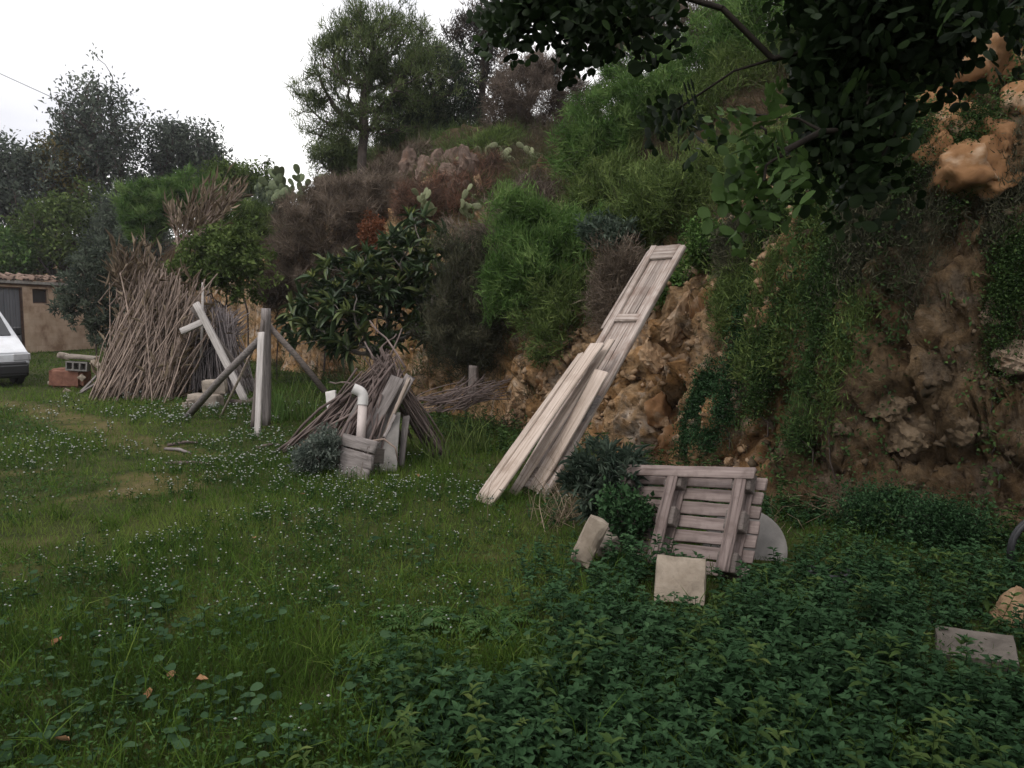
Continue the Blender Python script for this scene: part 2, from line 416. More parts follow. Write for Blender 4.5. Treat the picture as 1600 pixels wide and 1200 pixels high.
m, n, l, p, out = mat_new('lawn_soil')
a = n.new('ShaderNodeAttribute'); a.attribute_name = 'tint'
n1 = noise_node(n, l, 3.0, 8, .65); n2 = noise_node(n, l, 35, 5, .6)
r1 = ramp(n, [(.3, (.026, .034, .010)), (.55, (.055, .066, .017)), (.75, (.08, .07, .026))]); l.new(n1.outputs[0], r1.inputs[0])
r2 = ramp(n, [(.35, (.085, .080, .026)), (.5, (.14, .115, .04)), (.7, (.19, .14, .085))]); l.new(n1.outputs[0], r2.inputs[0])
mm = n.new('ShaderNodeMix'); mm.data_type = 'RGBA'; l.new(a.outputs['Fac'], mm.inputs[0]); l.new(r1.outputs[0], mm.inputs[6]); l.new(r2.outputs[0], mm.inputs[7])
r3 = ramp(n, [(.3, (.55, .55, .55)), (.7, (1, 1, 1))]); l.new(n2.outputs[0], r3.inputs[0])
m2 = n.new('ShaderNodeMix'); m2.data_type = 'RGBA'; m2.blend_type = 'MULTIPLY'; m2.inputs[0].default_value = 1; l.new(mm.outputs[2], m2.inputs[6]); l.new(r3.outputs[0], m2.inputs[7])
l.new(m2.outputs[2], p.inputs['Base Color']); p.inputs['Roughness'].default_value = .95; p.inputs['Specular IOR Level'].default_value = .1
bp = n.new('ShaderNodeBump'); bp.inputs['Strength'].default_value = .8; bp.inputs['Distance'].default_value = .03; l.new(n2.outputs[0], bp.inputs['Height']); l.new(bp.outputs[0], p.inputs['Normal'])
M['lawn'] = m
gx = lines([(-260, -100, 20), (-100, -30, 10), (-30, -12, 1), (-12, 6, .16), (6, 30, 1.5), (30, 260, 23)])
gy = lines([(-120, -60, 20), (-60, 0, 6), (0, 12, .16), (12, 34, .35), (34, 100, 6), (100, 300, 20)])
ground = tag(link('ground', gridmesh('ground', gx, gy, G, tintf=bare), M['lawn']), 'rough green lawn with worn tan patches', kind='structure')

# the bank
m, n, l, p, out = mat_new('bank_soil_and_rock')
na = noise_node(n, l, .9, 6, .6, coord='Object'); nb = noise_node(n, l, 6.5, 8, .7); nc = noise_node(n, l, 2.6, 6, .65, dist=.6)
ra = ramp(n, [(.25, (.12, .060, .026)), (.45, (.30, .175, .080)), (.6, (.40, .27, .155)), (.78, (.44, .245, .105))])
ca = n.new('ShaderNodeAttribute'); ca.attribute_name = 'cell'; ma = n.new('ShaderNodeMix'); ma.inputs[0].default_value = .55; l.new(na.outputs[0], ma.inputs[2]); l.new(ca.outputs['Fac'], ma.inputs[3]); l.new(ma.outputs[0], ra.inputs[0])
rb = ramp(n, [(.52, (0, 0, 0)), (.66, (1, 1, 1))]); l.new(nc.outputs[0], rb.inputs[0])
mp_ = n.new('ShaderNodeMix'); mp_.data_type = 'RGBA'; l.new(rb.outputs[0], mp_.inputs[0]); l.new(ra.outputs[0], mp_.inputs[6]); mp_.inputs[7].default_value = (.42, .34, .265, 1)
rc = ramp(n, [(.33, (.13, .11, .10)), (.48, (.7, .7, .7)), (.66, (1.2, 1.2, 1.2))]); l.new(nb.outputs[0], rc.inputs[0])
mq = n.new('ShaderNodeMix'); mq.data_type = 'RGBA'; mq.blend_type = 'MULTIPLY'; mq.inputs[0].default_value = 1; l.new(mp_.outputs[2], mq.inputs[6]); l.new(rc.outputs[0], mq.inputs[7])
# soil with litter off the bare faces, plus shade painted on the right-hand bank
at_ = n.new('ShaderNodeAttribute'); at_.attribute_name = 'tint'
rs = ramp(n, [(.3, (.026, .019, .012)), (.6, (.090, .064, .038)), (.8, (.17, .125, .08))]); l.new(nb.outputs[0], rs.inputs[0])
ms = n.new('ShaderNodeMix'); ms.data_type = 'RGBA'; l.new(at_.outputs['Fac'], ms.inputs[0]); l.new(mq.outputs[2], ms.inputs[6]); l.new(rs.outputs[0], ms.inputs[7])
l.new(ms.outputs[2], p.inputs['Base Color']); p.inputs['Roughness'].default_value = .95; p.inputs['Specular IOR Level'].default_value = .1
bp = n.new('ShaderNodeBump'); bp.inputs['Strength'].default_value = 1; bp.inputs['Distance'].default_value = .10; l.new(nb.outputs[0], bp.inputs['Height']); l.new(bp.outputs[0], p.inputs['Normal'])
M['bank'] = m
hx = lines([(-150, -40, 10), (-40, -12, 1), (-12, -2, .12), (-2, 5, .055), (5, 12, .25), (12, 60, 3)])
hy = lines([(-30, 0, 3), (0, 4, .4), (4, 11.5, .055), (11.5, 24, .12), (24, 45, .6), (45, 140, 6)])
def soil_shade_mask(x, y):
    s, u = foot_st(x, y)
    dark = .8 * (1 - sstep(4.3, 4.8, u)) * sstep(.3, .55, fbm(P3(x * .7, y * .7, 51.), 3) + .12)  # right-hand bank toned with dark earth, standing in for shade
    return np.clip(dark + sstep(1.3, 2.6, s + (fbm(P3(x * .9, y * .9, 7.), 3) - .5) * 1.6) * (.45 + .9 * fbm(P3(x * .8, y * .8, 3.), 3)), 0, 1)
def hdisp(V):
    q = V * 1.6
    d = np.stack([fbm(q + 3.1, 4), fbm(q + 41.7, 4), fbm(q + 77.3, 4)], -1) - .5
    q2 = V * 6.0
    d2 = np.stack([fbm(q2 + 13.1, 2), fbm(q2 + 31.7, 2), fbm(q2 + 57.3, 2)], -1) - .5
    s, u = foot_st(V[:, 0], V[:, 1]); near = (1 - sstep(1.6, 3.2, s))[:, None]; out = np.array([-.72, -.62, .3])
    W = V + (d * .4); v1, e1 = cells(W * [1, 1, .75], .42, 5); v2, e2 = cells(W, .15, 6)
    rockd = (((v1 - .5) * .30 - .09 * (1 - e1)) + ((v2 - .5) * .13 - .05 * (1 - e2)))[:, None] * out
    return (d * (.6 - .46 * near) + d2 * (.12 + .06 * near) + rockd * near) * np.clip(V[:, 2:3] / .5, 0, 1)
def bank_mesh():
    X, Y = np.meshgrid(hx, hy); V = np.stack([X, Y, H(X, Y)], -1).reshape(-1, 3); nx = len(hx)
    i = np.arange(len(hy) - 1)[:, None] * nx + np.arange(nx - 1)[None]; F = np.stack([i, i + 1, i + 1 + nx, i + nx], -1).reshape(-1, 4); F = F[(V[:, 2] > -.25)[F].any(1)]
    me = np_mesh('hillside', V, F); bm = bmesh.new(); bm.from_mesh(me); bpy.data.meshes.remove(me)
    bmesh.ops.delete(bm, geom=[v for v in bm.verts if not v.link_faces], context='VERTS')
    for it in range(2):                          # the steep near face gets a finer skin, so that it can be broken up
        ed = [e for e in bm.edges if e.calc_length() > .085 and -1.5 < e.verts[0].co.x < 5.6 and 4 < e.verts[0].co.y < 11.5 and e.verts[0].co.z < 4.2]
        bmesh.ops.subdivide_edges(bm, edges=ed, cuts=1, use_grid_fill=True)
    bmesh.ops.triangulate(bm, faces=bm.faces)
    me = bpy.data.meshes.new('hillside'); bm.to_mesh(me); bm.free(); n_ = len(me.vertices)
    B = np.empty(n_ * 3, np.float32); me.vertices.foreach_get('co', B); B = B.reshape(-1, 3).astype(float)
    me.vertices.foreach_set('co', (B + hdisp(B)).astype(np.float32).ravel()); me.update()
    q_ = B * 1.6; W = B + .4 * (np.stack([fbm(q_ + 3.1, 4), fbm(q_ + 41.7, 4), fbm(q_ + 77.3, 4)], -1) - .5)
    c1, _ = cells(W * [1, 1, .75], .42, 5); c2, _ = cells(W, .15, 6)
    for nm, v in (('tint', soil_shade_mask(B[:, 0], B[:, 1])), ('cell', np.clip(c1 * .65 + c2 * .35, 0, 1))):
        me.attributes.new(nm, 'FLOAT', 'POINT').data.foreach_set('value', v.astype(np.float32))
    return me
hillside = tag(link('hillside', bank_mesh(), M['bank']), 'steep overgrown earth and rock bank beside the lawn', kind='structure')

# loose and bedded stones of the bank: parts of the hillside
def rock_mesh(name, seed, sub=4):
    bm = bmesh.new(); bmesh.ops.create_icosphere(bm, subdivisions=sub, radius=.5)
    V = np.array([v.co[:] for v in bm.verts]); r = np.random.default_rng(seed)
    for k in range(9):                         # chop flat faces
        d = rdir(1, r)[0]; c = .26 + .16 * r.random(); h = V @ d; V -= np.maximum(h - c, 0)[:, None] * d
    V *= (1 + .5 * (fbm(V * 3.2 + seed * 7.7, 3) - .5) + .18 * (fbm(V * 9 + seed * 3.7, 2) - .5))[:, None]
    v1, e1 = cells(V + .2 * (fbm(V * 3, 2)[:, None] - .5), .27, seed); v2, e2 = cells(V, .11, seed + 1); V *= (1 + (v1 - .5) * .22 - .07 * (1 - e1) + (v2 - .5) * .09 - .03 * (1 - e2))[:, None]
    for v, c in zip(bm.verts, V): v.co = c
    return bm_mesh(name, bm)
_RB = [rock_mesh('rock', 50 + i) for i in range(4)]
ROCKS = {k: [me.copy() for me in _RB] for k in ('rock_tan', 'rock_pale', 'rock_orange', 'rock_crag', 'rock_shaded')}
for k, ms_ in ROCKS.items():
    for me in ms_:
        me.materials.append(M[k])
        if k == 'rock_orange': me.polygons.foreach_set('use_smooth', np.ones(len(me.polygons), bool))
def rock(px, py, w, h, kind, emb=.6, rot=None):
    c = stand(px, py)
    s = w / FPX * c[1]; s2 = h / FPX * c[1]
    o = link('rock', random.choice(ROCKS[kind]), None, hillside)
    o.matrix_basis = Matrix.Translation(Vector(c) + Vector((.25 * s, .35 * s, 0)) * emb) @ Matrix.Rotation(random.uniform(-.5, .5) if rot is None else rot, 4, 'Y') @ Matrix.Rotation(random.uniform(0, 6.3), 4, 'Z') @ Matrix.Diagonal((s * 1.1, s * 1.1, s2 * 1.1, 1))
for a in [(1078, 425, 26, 20, 'rock_pale'), (1105, 418, 24, 22, 'rock_pale'), (1090, 450, 30, 24, 'rock_pale'), (1210, 402, 44, 40, 'rock_pale'), (1190, 440, 40, 34, 'rock_tan'),
          (1055, 512, 60, 88, 'rock_tan'), (1100, 505, 46, 70, 'rock_orange'), (1130, 505, 40, 50, 'rock_orange'), (1020, 570, 40, 60, 'rock_tan'), (1060, 590, 48, 54, 'rock_tan'),
          (1150, 600, 44, 60, 'rock_pale'), (1145, 640, 40, 56, 'rock_pale'), (1025, 650, 54, 60, 'rock_orange'), (1045, 690, 50, 60, 'rock_orange'), (1090, 640, 40, 40, 'rock_tan'),
          (1310, 695, 34, 28, 'rock_shaded'), (1225, 715, 26, 26, 'rock_shaded'), (1410, 700, 70, 64, 'rock_shaded'), (1380, 640, 70, 60, 'rock_shaded'), (1480, 700, 80, 70, 'rock_shaded'), (1540, 560, 80, 60, 'rock_pale'),
          (1500, 560, 50, 44, 'rock_pale'), (1580, 600, 60, 50, 'rock_pale'), (1460, 190, 90, 100, 'rock_orange', .4), (1510, 215, 120, 90, 'rock_orange', .4), (1560, 250, 140, 110, 'rock_orange', .4), (1605, 190, 110, 110, 'rock_orange', .4), (1435, 205, 110, 110, 'rock_orange', .2), (1410, 230, 60, 60, 'rock_orange', .1), (1455, 255, 100, 90, 'rock_orange', .2),
          (1490, 285, 130, 90, 'rock_orange', .2), (1545, 300, 140, 100, 'rock_orange', .2), (1530, 120, 120, 90, 'rock_orange', .2), (1590, 390, 40, 40, 'rock_pale'), (1580, 110, 60, 50, 'rock_orange'),
          (880, 530, 70, 50, 'rock_tan'), (850, 570, 60, 50, 'rock_tan'), (900, 560, 50, 36, 'rock_orange'), (820, 610, 70, 60, 'rock_tan'), (800, 650, 60, 70, 'rock_tan'), (850, 600, 50, 40, 'rock_orange'),
          *[(x_, y_, w_ * 1.2, h_ * 1.15, k_, -.45) for x_, y_, w_, h_, k_ in [(648, 268, 36, 50, 'rock_crag'), (672, 275, 36, 44, 'rock_crag'), (690, 265, 34, 50, 'rock_crag'), (708, 280, 40, 40, 'rock_crag'), (718, 262, 34, 44, 'rock_crag'), (736, 270, 34, 56, 'rock_crag'), (748, 284, 26, 50, 'rock_crag'), (718, 296, 30, 22, 'rock_crag'), (700, 300, 24, 18, 'rock_crag'), (752, 300, 14, 40, 'rock_tan'), (670, 296, 24, 20, 'rock_tan'), (735, 300, 24, 20, 'rock_crag')]],
          (450, 318, 44, 34, 'rock_pale', -.8), (438, 345, 34, 44, 'rock_pale', -.8), (430, 385, 36, 46, 'rock_pale', -.8), (445, 440, 40, 44, 'rock_orange'), (425, 455, 30, 30, 'rock_orange'), (515, 580, 30, 24, 'rock_orange'), (530, 545, 26, 24, 'rock_orange'),
          (895, 300, 24, 20, 'rock_pale'), (915, 275, 20, 20, 'rock_pale'), (965, 240, 20, 18, 'rock_pale'), (940, 300, 24, 20, 'rock_pale'), (1000, 180, 18, 16, 'rock_pale'), (875, 320, 24, 18, 'rock_pale'), (860, 345, 14, 14, 'rock_pale')]:
    rock(*a)
for k in range(60):                            # small stones all over the bare faces
    px, py = random.uniform(1000, 1600), random.uniform(430, 860)
    if px > 1180 and random.random() < .4: continue
    w = random.uniform(9, 24); rock(px, py, w, w * random.uniform(.45, 1.2), random.choice(['rock_tan', 'rock_tan', 'rock_pale']) if px < 1180 else 'rock_shaded', .6)

# crumbled stone all over the bare faces, too fine to count
def _rubble():
    r = np.random.default_rng(8); x = np.concatenate([r.uniform(-1, 5.5, 26000), r.uniform(-9, -1, 14000)]); y = np.concatenate([r.uniform(4.5, 11, 26000), r.uniform(9, 24, 14000)]); s, u = foot_st(x, y)
    k = (s > -.05) & (s < 1.5) & (r.random(len(x)) < .2 + .8 * sstep(.4, .6, fbm(P3(x * 1.3, y * 1.3, 18.), 3))); x, y = x[k], y[k]; n_ = len(x)
    c = P3(x, y, H(x, y)); c = c + hdisp(c); rad = .012 + .045 * r.random(n_) ** 3; rad *= np.clip(np.hypot(x, y) / 7, .8, 2)
    oc = np.array([(1, 0, 0), (0, 1, 0), (-1, 0, 0), (0, -1, 0), (0, 0, .8), (0, 0, -.8)]); of = np.array([(0, 1, 4), (1, 2, 4), (2, 3, 4), (3, 0, 4), (1, 0, 5), (2, 1, 5), (3, 2, 5), (0, 3, 5)])
    V = c[:, None] + (oc[None] + r.normal(size=(n_, 6, 3)) * .28) * rad[:, None, None]; F = (np.arange(n_) * 6)[:, None, None] + of[None]
    rt = u[k] < 4.7  # right-hand rubble gets the rock with shade in its colour
    for sel, mt in ((rt, 'rock_shaded'), (~rt, 'rock_tan')):
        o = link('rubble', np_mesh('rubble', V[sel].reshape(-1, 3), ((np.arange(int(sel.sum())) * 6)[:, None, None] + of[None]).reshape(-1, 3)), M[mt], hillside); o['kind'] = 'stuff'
_rubble()

# ================================================================== PLANTS: a grown skeleton of twigs and leaves set on it
def grow(base, trunk_pts, A, bias=.35, seed=0):
    r = np.random.default_rng(seed)
    nodes = [np.asarray(base, float)] + [np.asarray(q, float) for q in trunk_pts]
    par = [-1] + list(range(len(trunk_pts)))
    plen = [0.0]
    for i in range(1, len(nodes)): plen.append(plen[-1] + np.linalg.norm(nodes[i] - nodes[i - 1]))
    NA = len(A) * 3 + len(nodes); N = np.zeros((NA, 3)); PL = np.zeros(NA); n = len(nodes)
    N[:n] = nodes; PL[:n] = plen
    first = max(1, int(n * .45))
    order = np.argsort(np.linalg.norm(A - nodes[-1] * .5 - nodes[first] * .5, axis=1)); tips = np.zeros(len(A), int)
    for k in order:
        a = A[k]; c = np.linalg.norm(N[first:n] - a, axis=1) + bias * PL[first:n]
        j = first + int(c.argmin()); d = a - N[j]; L = np.linalg.norm(d)
        pj = j
        for f in (.36, .7):
            N[n] = N[j] + d * f + r.normal(size=3) * L * .06 + np.array([0, 0, .10 * L * f * (1 - f) * 2]); par.append(pj); PL[n] = PL[pj] + L * f; pj = n; n += 1
        N[n] = a; par.append(pj); PL[n] = PL[j] + L; tips[k] = n; n += 1
    cnt = np.zeros(n); cnt[tips] = 1
    for i in range(n - 1, 0, -1): cnt[par[i]] += cnt[i]
    return N[:n], np.array(par), cnt, tips
def crown_pts(blobs, n, shell=.5, rough=.5, seed=0):
    r = np.random.default_rng(seed); w = np.array([np.prod(b[1]) ** .8 for b in blobs]); w /= w.sum(); out = []
    for (c, rad), k in zip(blobs, np.maximum(3, (w * n).astype(int))):
        d = rdir(k, r); u = r.random(k) ** (1 / 3); u = shell * (u ** .35) + (1 - shell) * u
        lump = 1 + rough * 2 * (fbm(d * 1.9 + seed * 3.3 + np.asarray(c)[None] * .7, 3) - .5)
        u = u * np.where(r.random(k) < .14, 1.32, 1.0)
        out.append(np.asarray(c) + d * (u * lump)[:, None] * np.asarray(rad))
    return np.concatenate(out)
def foliage(N, par, tips, k, L, W, kind='lens', spread=.12, out=.6, up=.3, along=.7, rosette=False, tintj=.18, jit=.35, seed=0, droop=.1, fold=.12, face_up=.6):
    r = np.random.default_rng(seed + 5)
    T1 = N[tips]; T0 = N[par[tips]]; seg = T1 - T0
    n = len(tips); idx = np.repeat(np.arange(n), k); m = len(idx)
    f = 1 - along * r.random(m) ** 1.3
    if rosette: f = 1 - .12 * r.random(m)
    P = T0[idx] + seg[idx] * f[:, None] + r.normal(size=(m, 3)) * spread
    D = nrm(nrm(seg[idx]) * out + rdir(m, r) * 1.0 + np.array([0, 0, up]))
    Nn = nrm(rdir(m, r) * (1 - face_up) + np.array([0, 0, face_up]))
    clump = r.random(n)
    tint = np.clip(clump[idx] * 1.0 - .02 + r.normal(size=m) * tintj, 0, 1)
    Lr = L * (1 + jit * r.normal(size=m)).clip(.45, 1.7)
    V, F, q = leaves(P, D, Nn, Lr, W * Lr / L, kind, fold, droop)
    return V, F, np.repeat(tint, q)
COUNT = [0]
def plant(name, label, cat, base, blobs, n, k, L, W, lmat, wmat='bark', group=None, kind='lens', trunk=None, r_tip=.006, shell=.5, rough=.5, twig_sides=3, pw=.5,
          seed=None, wood='stem', crown='foliage', rmax=.3, **kw):
    COUNT[0] += 1; seed = COUNT[0] if seed is None else seed
    base = np.asarray(base, float)
    A = crown_pts(blobs, n, shell, rough, seed)
    tz = T(A[:, 0], A[:, 1]); A[:, 2] = np.where(A[:, 2] < tz + .06, tz + .06 + .2 * np.random.default_rng(seed).random(len(A)), A[:, 2])
    if trunk is None:
        c = np.mean([b[0] for b in blobs], 0); top = base * .45 + c * .55
        trunk = [base + (top - base) * f + np.array([math.sin(f * 5 + seed), math.cos(f * 4 + seed), 0]) * .04 * np.linalg.norm(top - base) * f for f in (.25, .5, .75, 1)]
    Nn, par, cnt, tips = grow(base - np.array([0, 0, .12]), trunk, A, seed=seed)
    o = empty(name, base, label, cat, group)
    rad = np.minimum(r_tip * cnt ** pw, rmax); i = np.arange(1, len(Nn))
    V, F = segs(Nn[par[i]], Nn[i], np.minimum(rad[par[i]], rad[i] * 1.5), rad[i], twig_sides)
    link(wood, np_mesh(wood, V - base, F, smooth=True), M[wmat], o).matrix_basis = Matrix.Identity(4)
    if k:
        V, F, t = foliage(Nn, par, tips, k, L, W, kind, seed=seed, **kw)
        link(crown, np_mesh(crown, V - base, F, t), M[lmat], o).matrix_basis = Matrix.Identity(4)
    return o
def blob(px, py, rx, ry, Y, deep=None):
    c = at(px, py, Y); s = Y / FPX
    return (c, np.array([rx * s, (deep if deep is not None else (rx + ry) / 2) * s, ry * s]))

# leaf colours (base colours, all dark as foliage is)
M['lf_pine'] = leaf_mat('pine_needles', (.055, .078, .030), (.11, .15, .058), (.17, .21, .084), tl=.35)
M['lf_darkpine'] = leaf_mat('dark_pine_needles', (.030, .045, .030), (.060, .082, .050), (.095, .115, .062))
M['lf_cypress'] = leaf_mat('dry_conifer', (.04, .036, .03), (.075, .065, .055), (.105, .09, .07))
M['lf_carobfar'] = leaf_mat('dark_tree_leaves', (.055, .068, .055), (.105, .128, .098), (.16, .185, .14), tl=.4)
M['lf_olive'] = leaf_mat('olive_leaves', (.045, .06, .045), (.095, .118, .085), (.15, .18, .13))
M['lf_green'] = leaf_mat('fresh_shrub_leaves', (.050, .098, .024), (.098, .178, .048), (.16, .235, .074))
M['lf_mid'] = leaf_mat('shrub_leaves', (.050, .076, .022), (.098, .145, .042), (.16, .21, .066))
M['lf_yellow'] = leaf_mat('yellowing_leaves', (.06, .06, .02), (.14, .12, .04), (.22, .17, .06))
M['lf_loquat'] = leaf_mat('loquat_leaves', (.024, .042, .018), (.046, .078, .030), (.12, .15, .05), rough=.4, tl=.12, spec=.3)
M['lf_shoot'] = leaf_mat('pale_shoots', (.14, .17, .05), (.24, .27, .09), tl=.25)
M['lf_brown'] = leaf_mat('dead_scrub', (.075, .058, .042), (.155, .122, .092), (.24, .19, .15))
M['lf_greybrown'] = leaf_mat('grey_dead_scrub', (.07, .054, .042), (.15, .118, .094), (.24, .19, .155))
M['lf_red'] = leaf_mat('red_brown_scrub', (.075, .050, .038), (.155, .098, .072), (.24, .125, .082))
M['lf_rust'] = leaf_mat('rust_leaves', (.12, .05, .026), (.22, .088, .046))
M['lf_dark'] = leaf_mat('dark_scrub', (.032, .034, .020), (.065, .066, .042), (.115, .11, .07))
M['lf_grey'] = leaf_mat('silver_leaves', (.07, .09, .075), (.14, .17, .14), (.22, .25, .21))
M['lf_weed'] = leaf_mat('weed_leaves', (.016, .040, .016), (.034, .076, .031), (.060, .118, .050), tl=.2)
M['lf_ivy'] = leaf_mat('bank_leaves', (.020, .040, .013), (.044, .082, .026), (.085, .135, .042))
M['lf_spurge'] = leaf_mat('spurge_leaves', (.036, .056, .040), (.08, .112, .080), (.14, .18, .135))
M['lf_carob'] = leaf_mat('carob_leaflets', (.006, .012, .005), (.018, .034, .011), (.085, .15, .042), rough=.55, tl=.22, spec=.12)  # light stop mostly serves the sprays painted as lit
M['lf_dry'] = leaf_mat('dry_stalks', (.10, .075, .05), (.24, .185, .13), (.36, .29, .21))

FEATHER = dict(L=.17, W=.014, kind='lens', spread=.10, up=.5, out=.9, along=.9, face_up=.2)
def bush(px, py, rx, ry, label, lmat, style='feather', group=None, n=130, k=40, name='bush', cat='bush', extra=(), base_py=None, depth=None, deepf=None, **kw):
    """a bush that stands on the bank where the foot of its outline meets the ground"""
    b = stand(px, (py + ry * .8) if base_py is None else base_py)
    if b is None: b = hit(px, py + ry + 40)
    if depth is not None:
        b = at(px, py + ry, depth); b[2] = float(T(b[0:1], b[1:2])[0])
    Y = b[1] + .15
    blobs = [blob(px, py, rx, ry, Y, None if deepf is None else deepf * rx)] + [blob(*e, Y + (.0)) for e in extra]
    d = dict(feather=dict(L=.12, W=.0135, kind='tri', spread=.06, up=.45, out=.9, along=1.0, face_up=.1),
             twiggy=dict(L=.13, W=.0085, kind='tri', spread=.065, up=.4, out=.8, along=1.0, face_up=.1),
             leafy=dict(L=.040, W=.022, spread=.06, up=.1, out=.5, along=.9, face_up=.6),
             lance=dict(L=.11, W=.022, spread=.05, up=.2, out=.7, along=.8, face_up=.4))[style].copy()
    sc = max(.5, Y / 12.5); k = int(k * min(1.8, max(1, 1 / sc)))   # farther plants get broader leaf sprays
    d['L'] *= sc; d['W'] *= sc
    d.update(kw); d.setdefault('shell', .4); d.setdefault('rough', .75); k = int(k * dict(feather=1.25, twiggy=1.45, leafy=1.3, lance=1.2)[style])
    n = int(n * 1.25)
    return plant(name, label, cat, b, blobs, n, k, d.pop('L'), d.pop('W'), lmat, 'twig', group, r_tip=.0032 * sc, pw=.3, **d)

# ================================================================== THE GARAGE
m, n, l, p, out = mat_new('stone_wall')
br = n.new('ShaderNodeTexBrick'); t = n.new('ShaderNodeTexCoord')
br.inputs['Scale'].default_value = 1.0; br.inputs['Brick Width'].default_value = .62; br.inputs['Row Height'].default_value = .27; br.inputs['Mortar Size'].default_value = .008
br.inputs['Color1'].default_value = (.44, .34, .26, 1); br.inputs['Color2'].default_value = (.38, .29, .215, 1); br.inputs['Mortar'].default_value = (.36, .275, .205, 1)
sx = n.new('ShaderNodeMapping'); l.new(t.outputs['Object'], sx.inputs[0]); sx.inputs['Rotation'].default_value = (R(90), 0, 0); l.new(sx.outputs[0], br.inputs['Vector'])
nn = noise_node(n, l, 1.3, 6, .65); rr = ramp(n, [(.35, (.55, .45, .38)), (.5, (.95, .9, .86)), (.7, (1.2, 1.2, 1.2))]); l.new(nn.outputs[0], rr.inputs[0])
mm = n.new('ShaderNodeMix'); mm.data_type = 'RGBA'; mm.blend_type = 'MULTIPLY'; mm.inputs[0].default_value = 1; l.new(br.outputs[0], mm.inputs[6]); l.new(rr.outputs[0], mm.inputs[7])
l.new(mm.outputs[2], p.inputs['Base Color']); p.inputs['Roughness'].default_value = .95
bp = n.new('ShaderNodeBump'); bp.inputs['Strength'].default_value = .5; bp.inputs['Distance'].default_value = .02; l.new(nn.outputs[0], bp.inputs['Height']); l.new(bp.outputs[0], p.inputs['Normal'])
M['garage_wall'] = m
M['tin'] = grain_mat('grey_blue_tin', [(.3, (.10, .105, .125)), (.7, (.17, .175, .195))], 2, (3, 3, .4), .5, .1, spec=.4)
M['tile'] = grain_mat('clay_tile', [(.3, (.10, .065, .05)), (.7, (.27, .19, .145))], 5, None, bump=.5)
M['rust_iron'] = grain_mat('rusty_iron', [(.3, (.045, .028, .022)), (.7, (.12, .07, .05))], 8, None, bump=.2)
m, n, l, p, out = mat_new('dark_glass'); p.inputs['Base Color'].default_value = (.02, .022, .026, 1); p.inputs['Roughness'].default_value = .08; M['glass'] = m

ga = gnd(2, 0)  # placeholder overwritten below
gA = np.array([(2 - 800) / FPX * 30.0, 30.0]); gB = np.array([(152 - 800) / FPX * 35.5, 35.5])
gd = nrm(gB - gA); gn = np.array([gd[1], -gd[0]])             # gn points to the lawn
gO = gA - gd * 5.0                                            # wall starts out of frame
garage = empty('garage', (gO[0], gO[1], 0), 'low stone garage with grey tin door behind the white van', 'garage')
GM = Matrix(((gd[0], -gn[0], 0, gO[0]), (gd[1], -gn[1], 0, gO[1]), (0, 0, 1, 0), (0, 0, 0, 1)))   # local x along wall, y inwards
def gpart(name, bm, mat, parent=None):
    return link(name, bm_mesh(name, bm), M[mat], parent or garage, GM) if parent is None else None
LW = float(np.linalg.norm(gB - gO)); HT = 2.8
def wall_x(px):                                               # where a pixel column meets the wall, along x
    dd = ray(px, 500)[:2]; A_ = np.array([[dd[0], -gd[0]], [dd[1], -gd[1]]]); return float(np.linalg.solve(A_, gO)[1])
dx0, dx1 = wall_x(-45), wall_x(37); wx0, wx1 = wall_x(53), wall_x(78); wz0, wz1 = 2.02, 2.62
bm = bmesh.new()
def q(bm, x0, x1, z0, z1, y0=0, y1=.35): box_bm(x1 - x0, y1 - y0, z1 - z0, 0, ((x0 + x1) / 2, (y0 + y1) / 2, (z0 + z1) / 2), bm)
q(bm, 0, dx0, -.2, HT); q(bm, dx0, dx1, 2.66, HT); q(bm, dx1, wx0, -.2, HT); q(bm, wx0, wx1, -.2, wz0); q(bm, wx0, wx1, wz1, HT); q(bm, wx1, LW, -.2, HT)
q(bm, LW - .35, LW, -.2, HT, .352, 5); q(bm, 0, .35, -.2, HT, .352, 5); q(bm, 0, LW, -.2, HT, 5.002, 5.35)
gpart('wall', bm, 'garage_wall')
bm = bmesh.new(); q(bm, -.15, LW + .15, HT + .002, HT + .12, -.12, 5.5); rf = gpart('roof', bm, 'concrete')
bm = bmesh.new(); q(bm, -.1, LW + .1, HT - .06, HT + .0, -.06, -.002); gpart('eaves_beam', bm, 'rust_iron')
xs_ = np.arange(0.0, LW, .2)
tm = None
for i, x in enumerate(xs_):                                   # broken clay tiles along the eave, one by one
    if random.random() < .12: continue
    if tm is None:
        th = np.linspace(0, math.pi, 7); V = []
        for y in (-.22, .25):
            for a in th: V.append((.1 * math.cos(a), y, .1 * math.sin(a)))
            for a in th: V.append((.082 * math.cos(a), y, .082 * math.sin(a)))
        F = []
        for k in range(6): F += [(k, k + 1, 14 + k + 1, 14 + k), (7 + k + 1, 7 + k, 21 + k, 21 + k + 1), (k + 1, k, 7 + k, 7 + k + 1), (14 + k, 14 + k + 1, 21 + k + 1, 21 + k)]
        tm = np_mesh('roof_tile', np.array(V), np.array(F)); tm.materials.append(M['tile'])
    for row in range(4):
        if random.random() < .15: continue
        o = link('roof_tile', tm, None, garage, GM @ Matrix.Translation((x + random.uniform(-.03, .03), .05 + row * .4, HT + .13 + .07 * row + random.uniform(0, .04))) @ Matrix.Rotation(random.uniform(-.25, .25) + .12, 4, 'X') @ Matrix.Rotation(random.uniform(-.2, .2), 4, 'Z'))
dr = bmesh.new(); wd = (dx1 - dx0)
npan = int(wd / .14)
for k in range(npan):
    x = dx0 + (k + .5) * wd / npan
    box_bm(wd / npan - .006, .03, 2.62, .012, (x, .1 + (.012 if k % 2 else 0), 1.33), dr)
door_o = gpart('door', dr, 'tin')
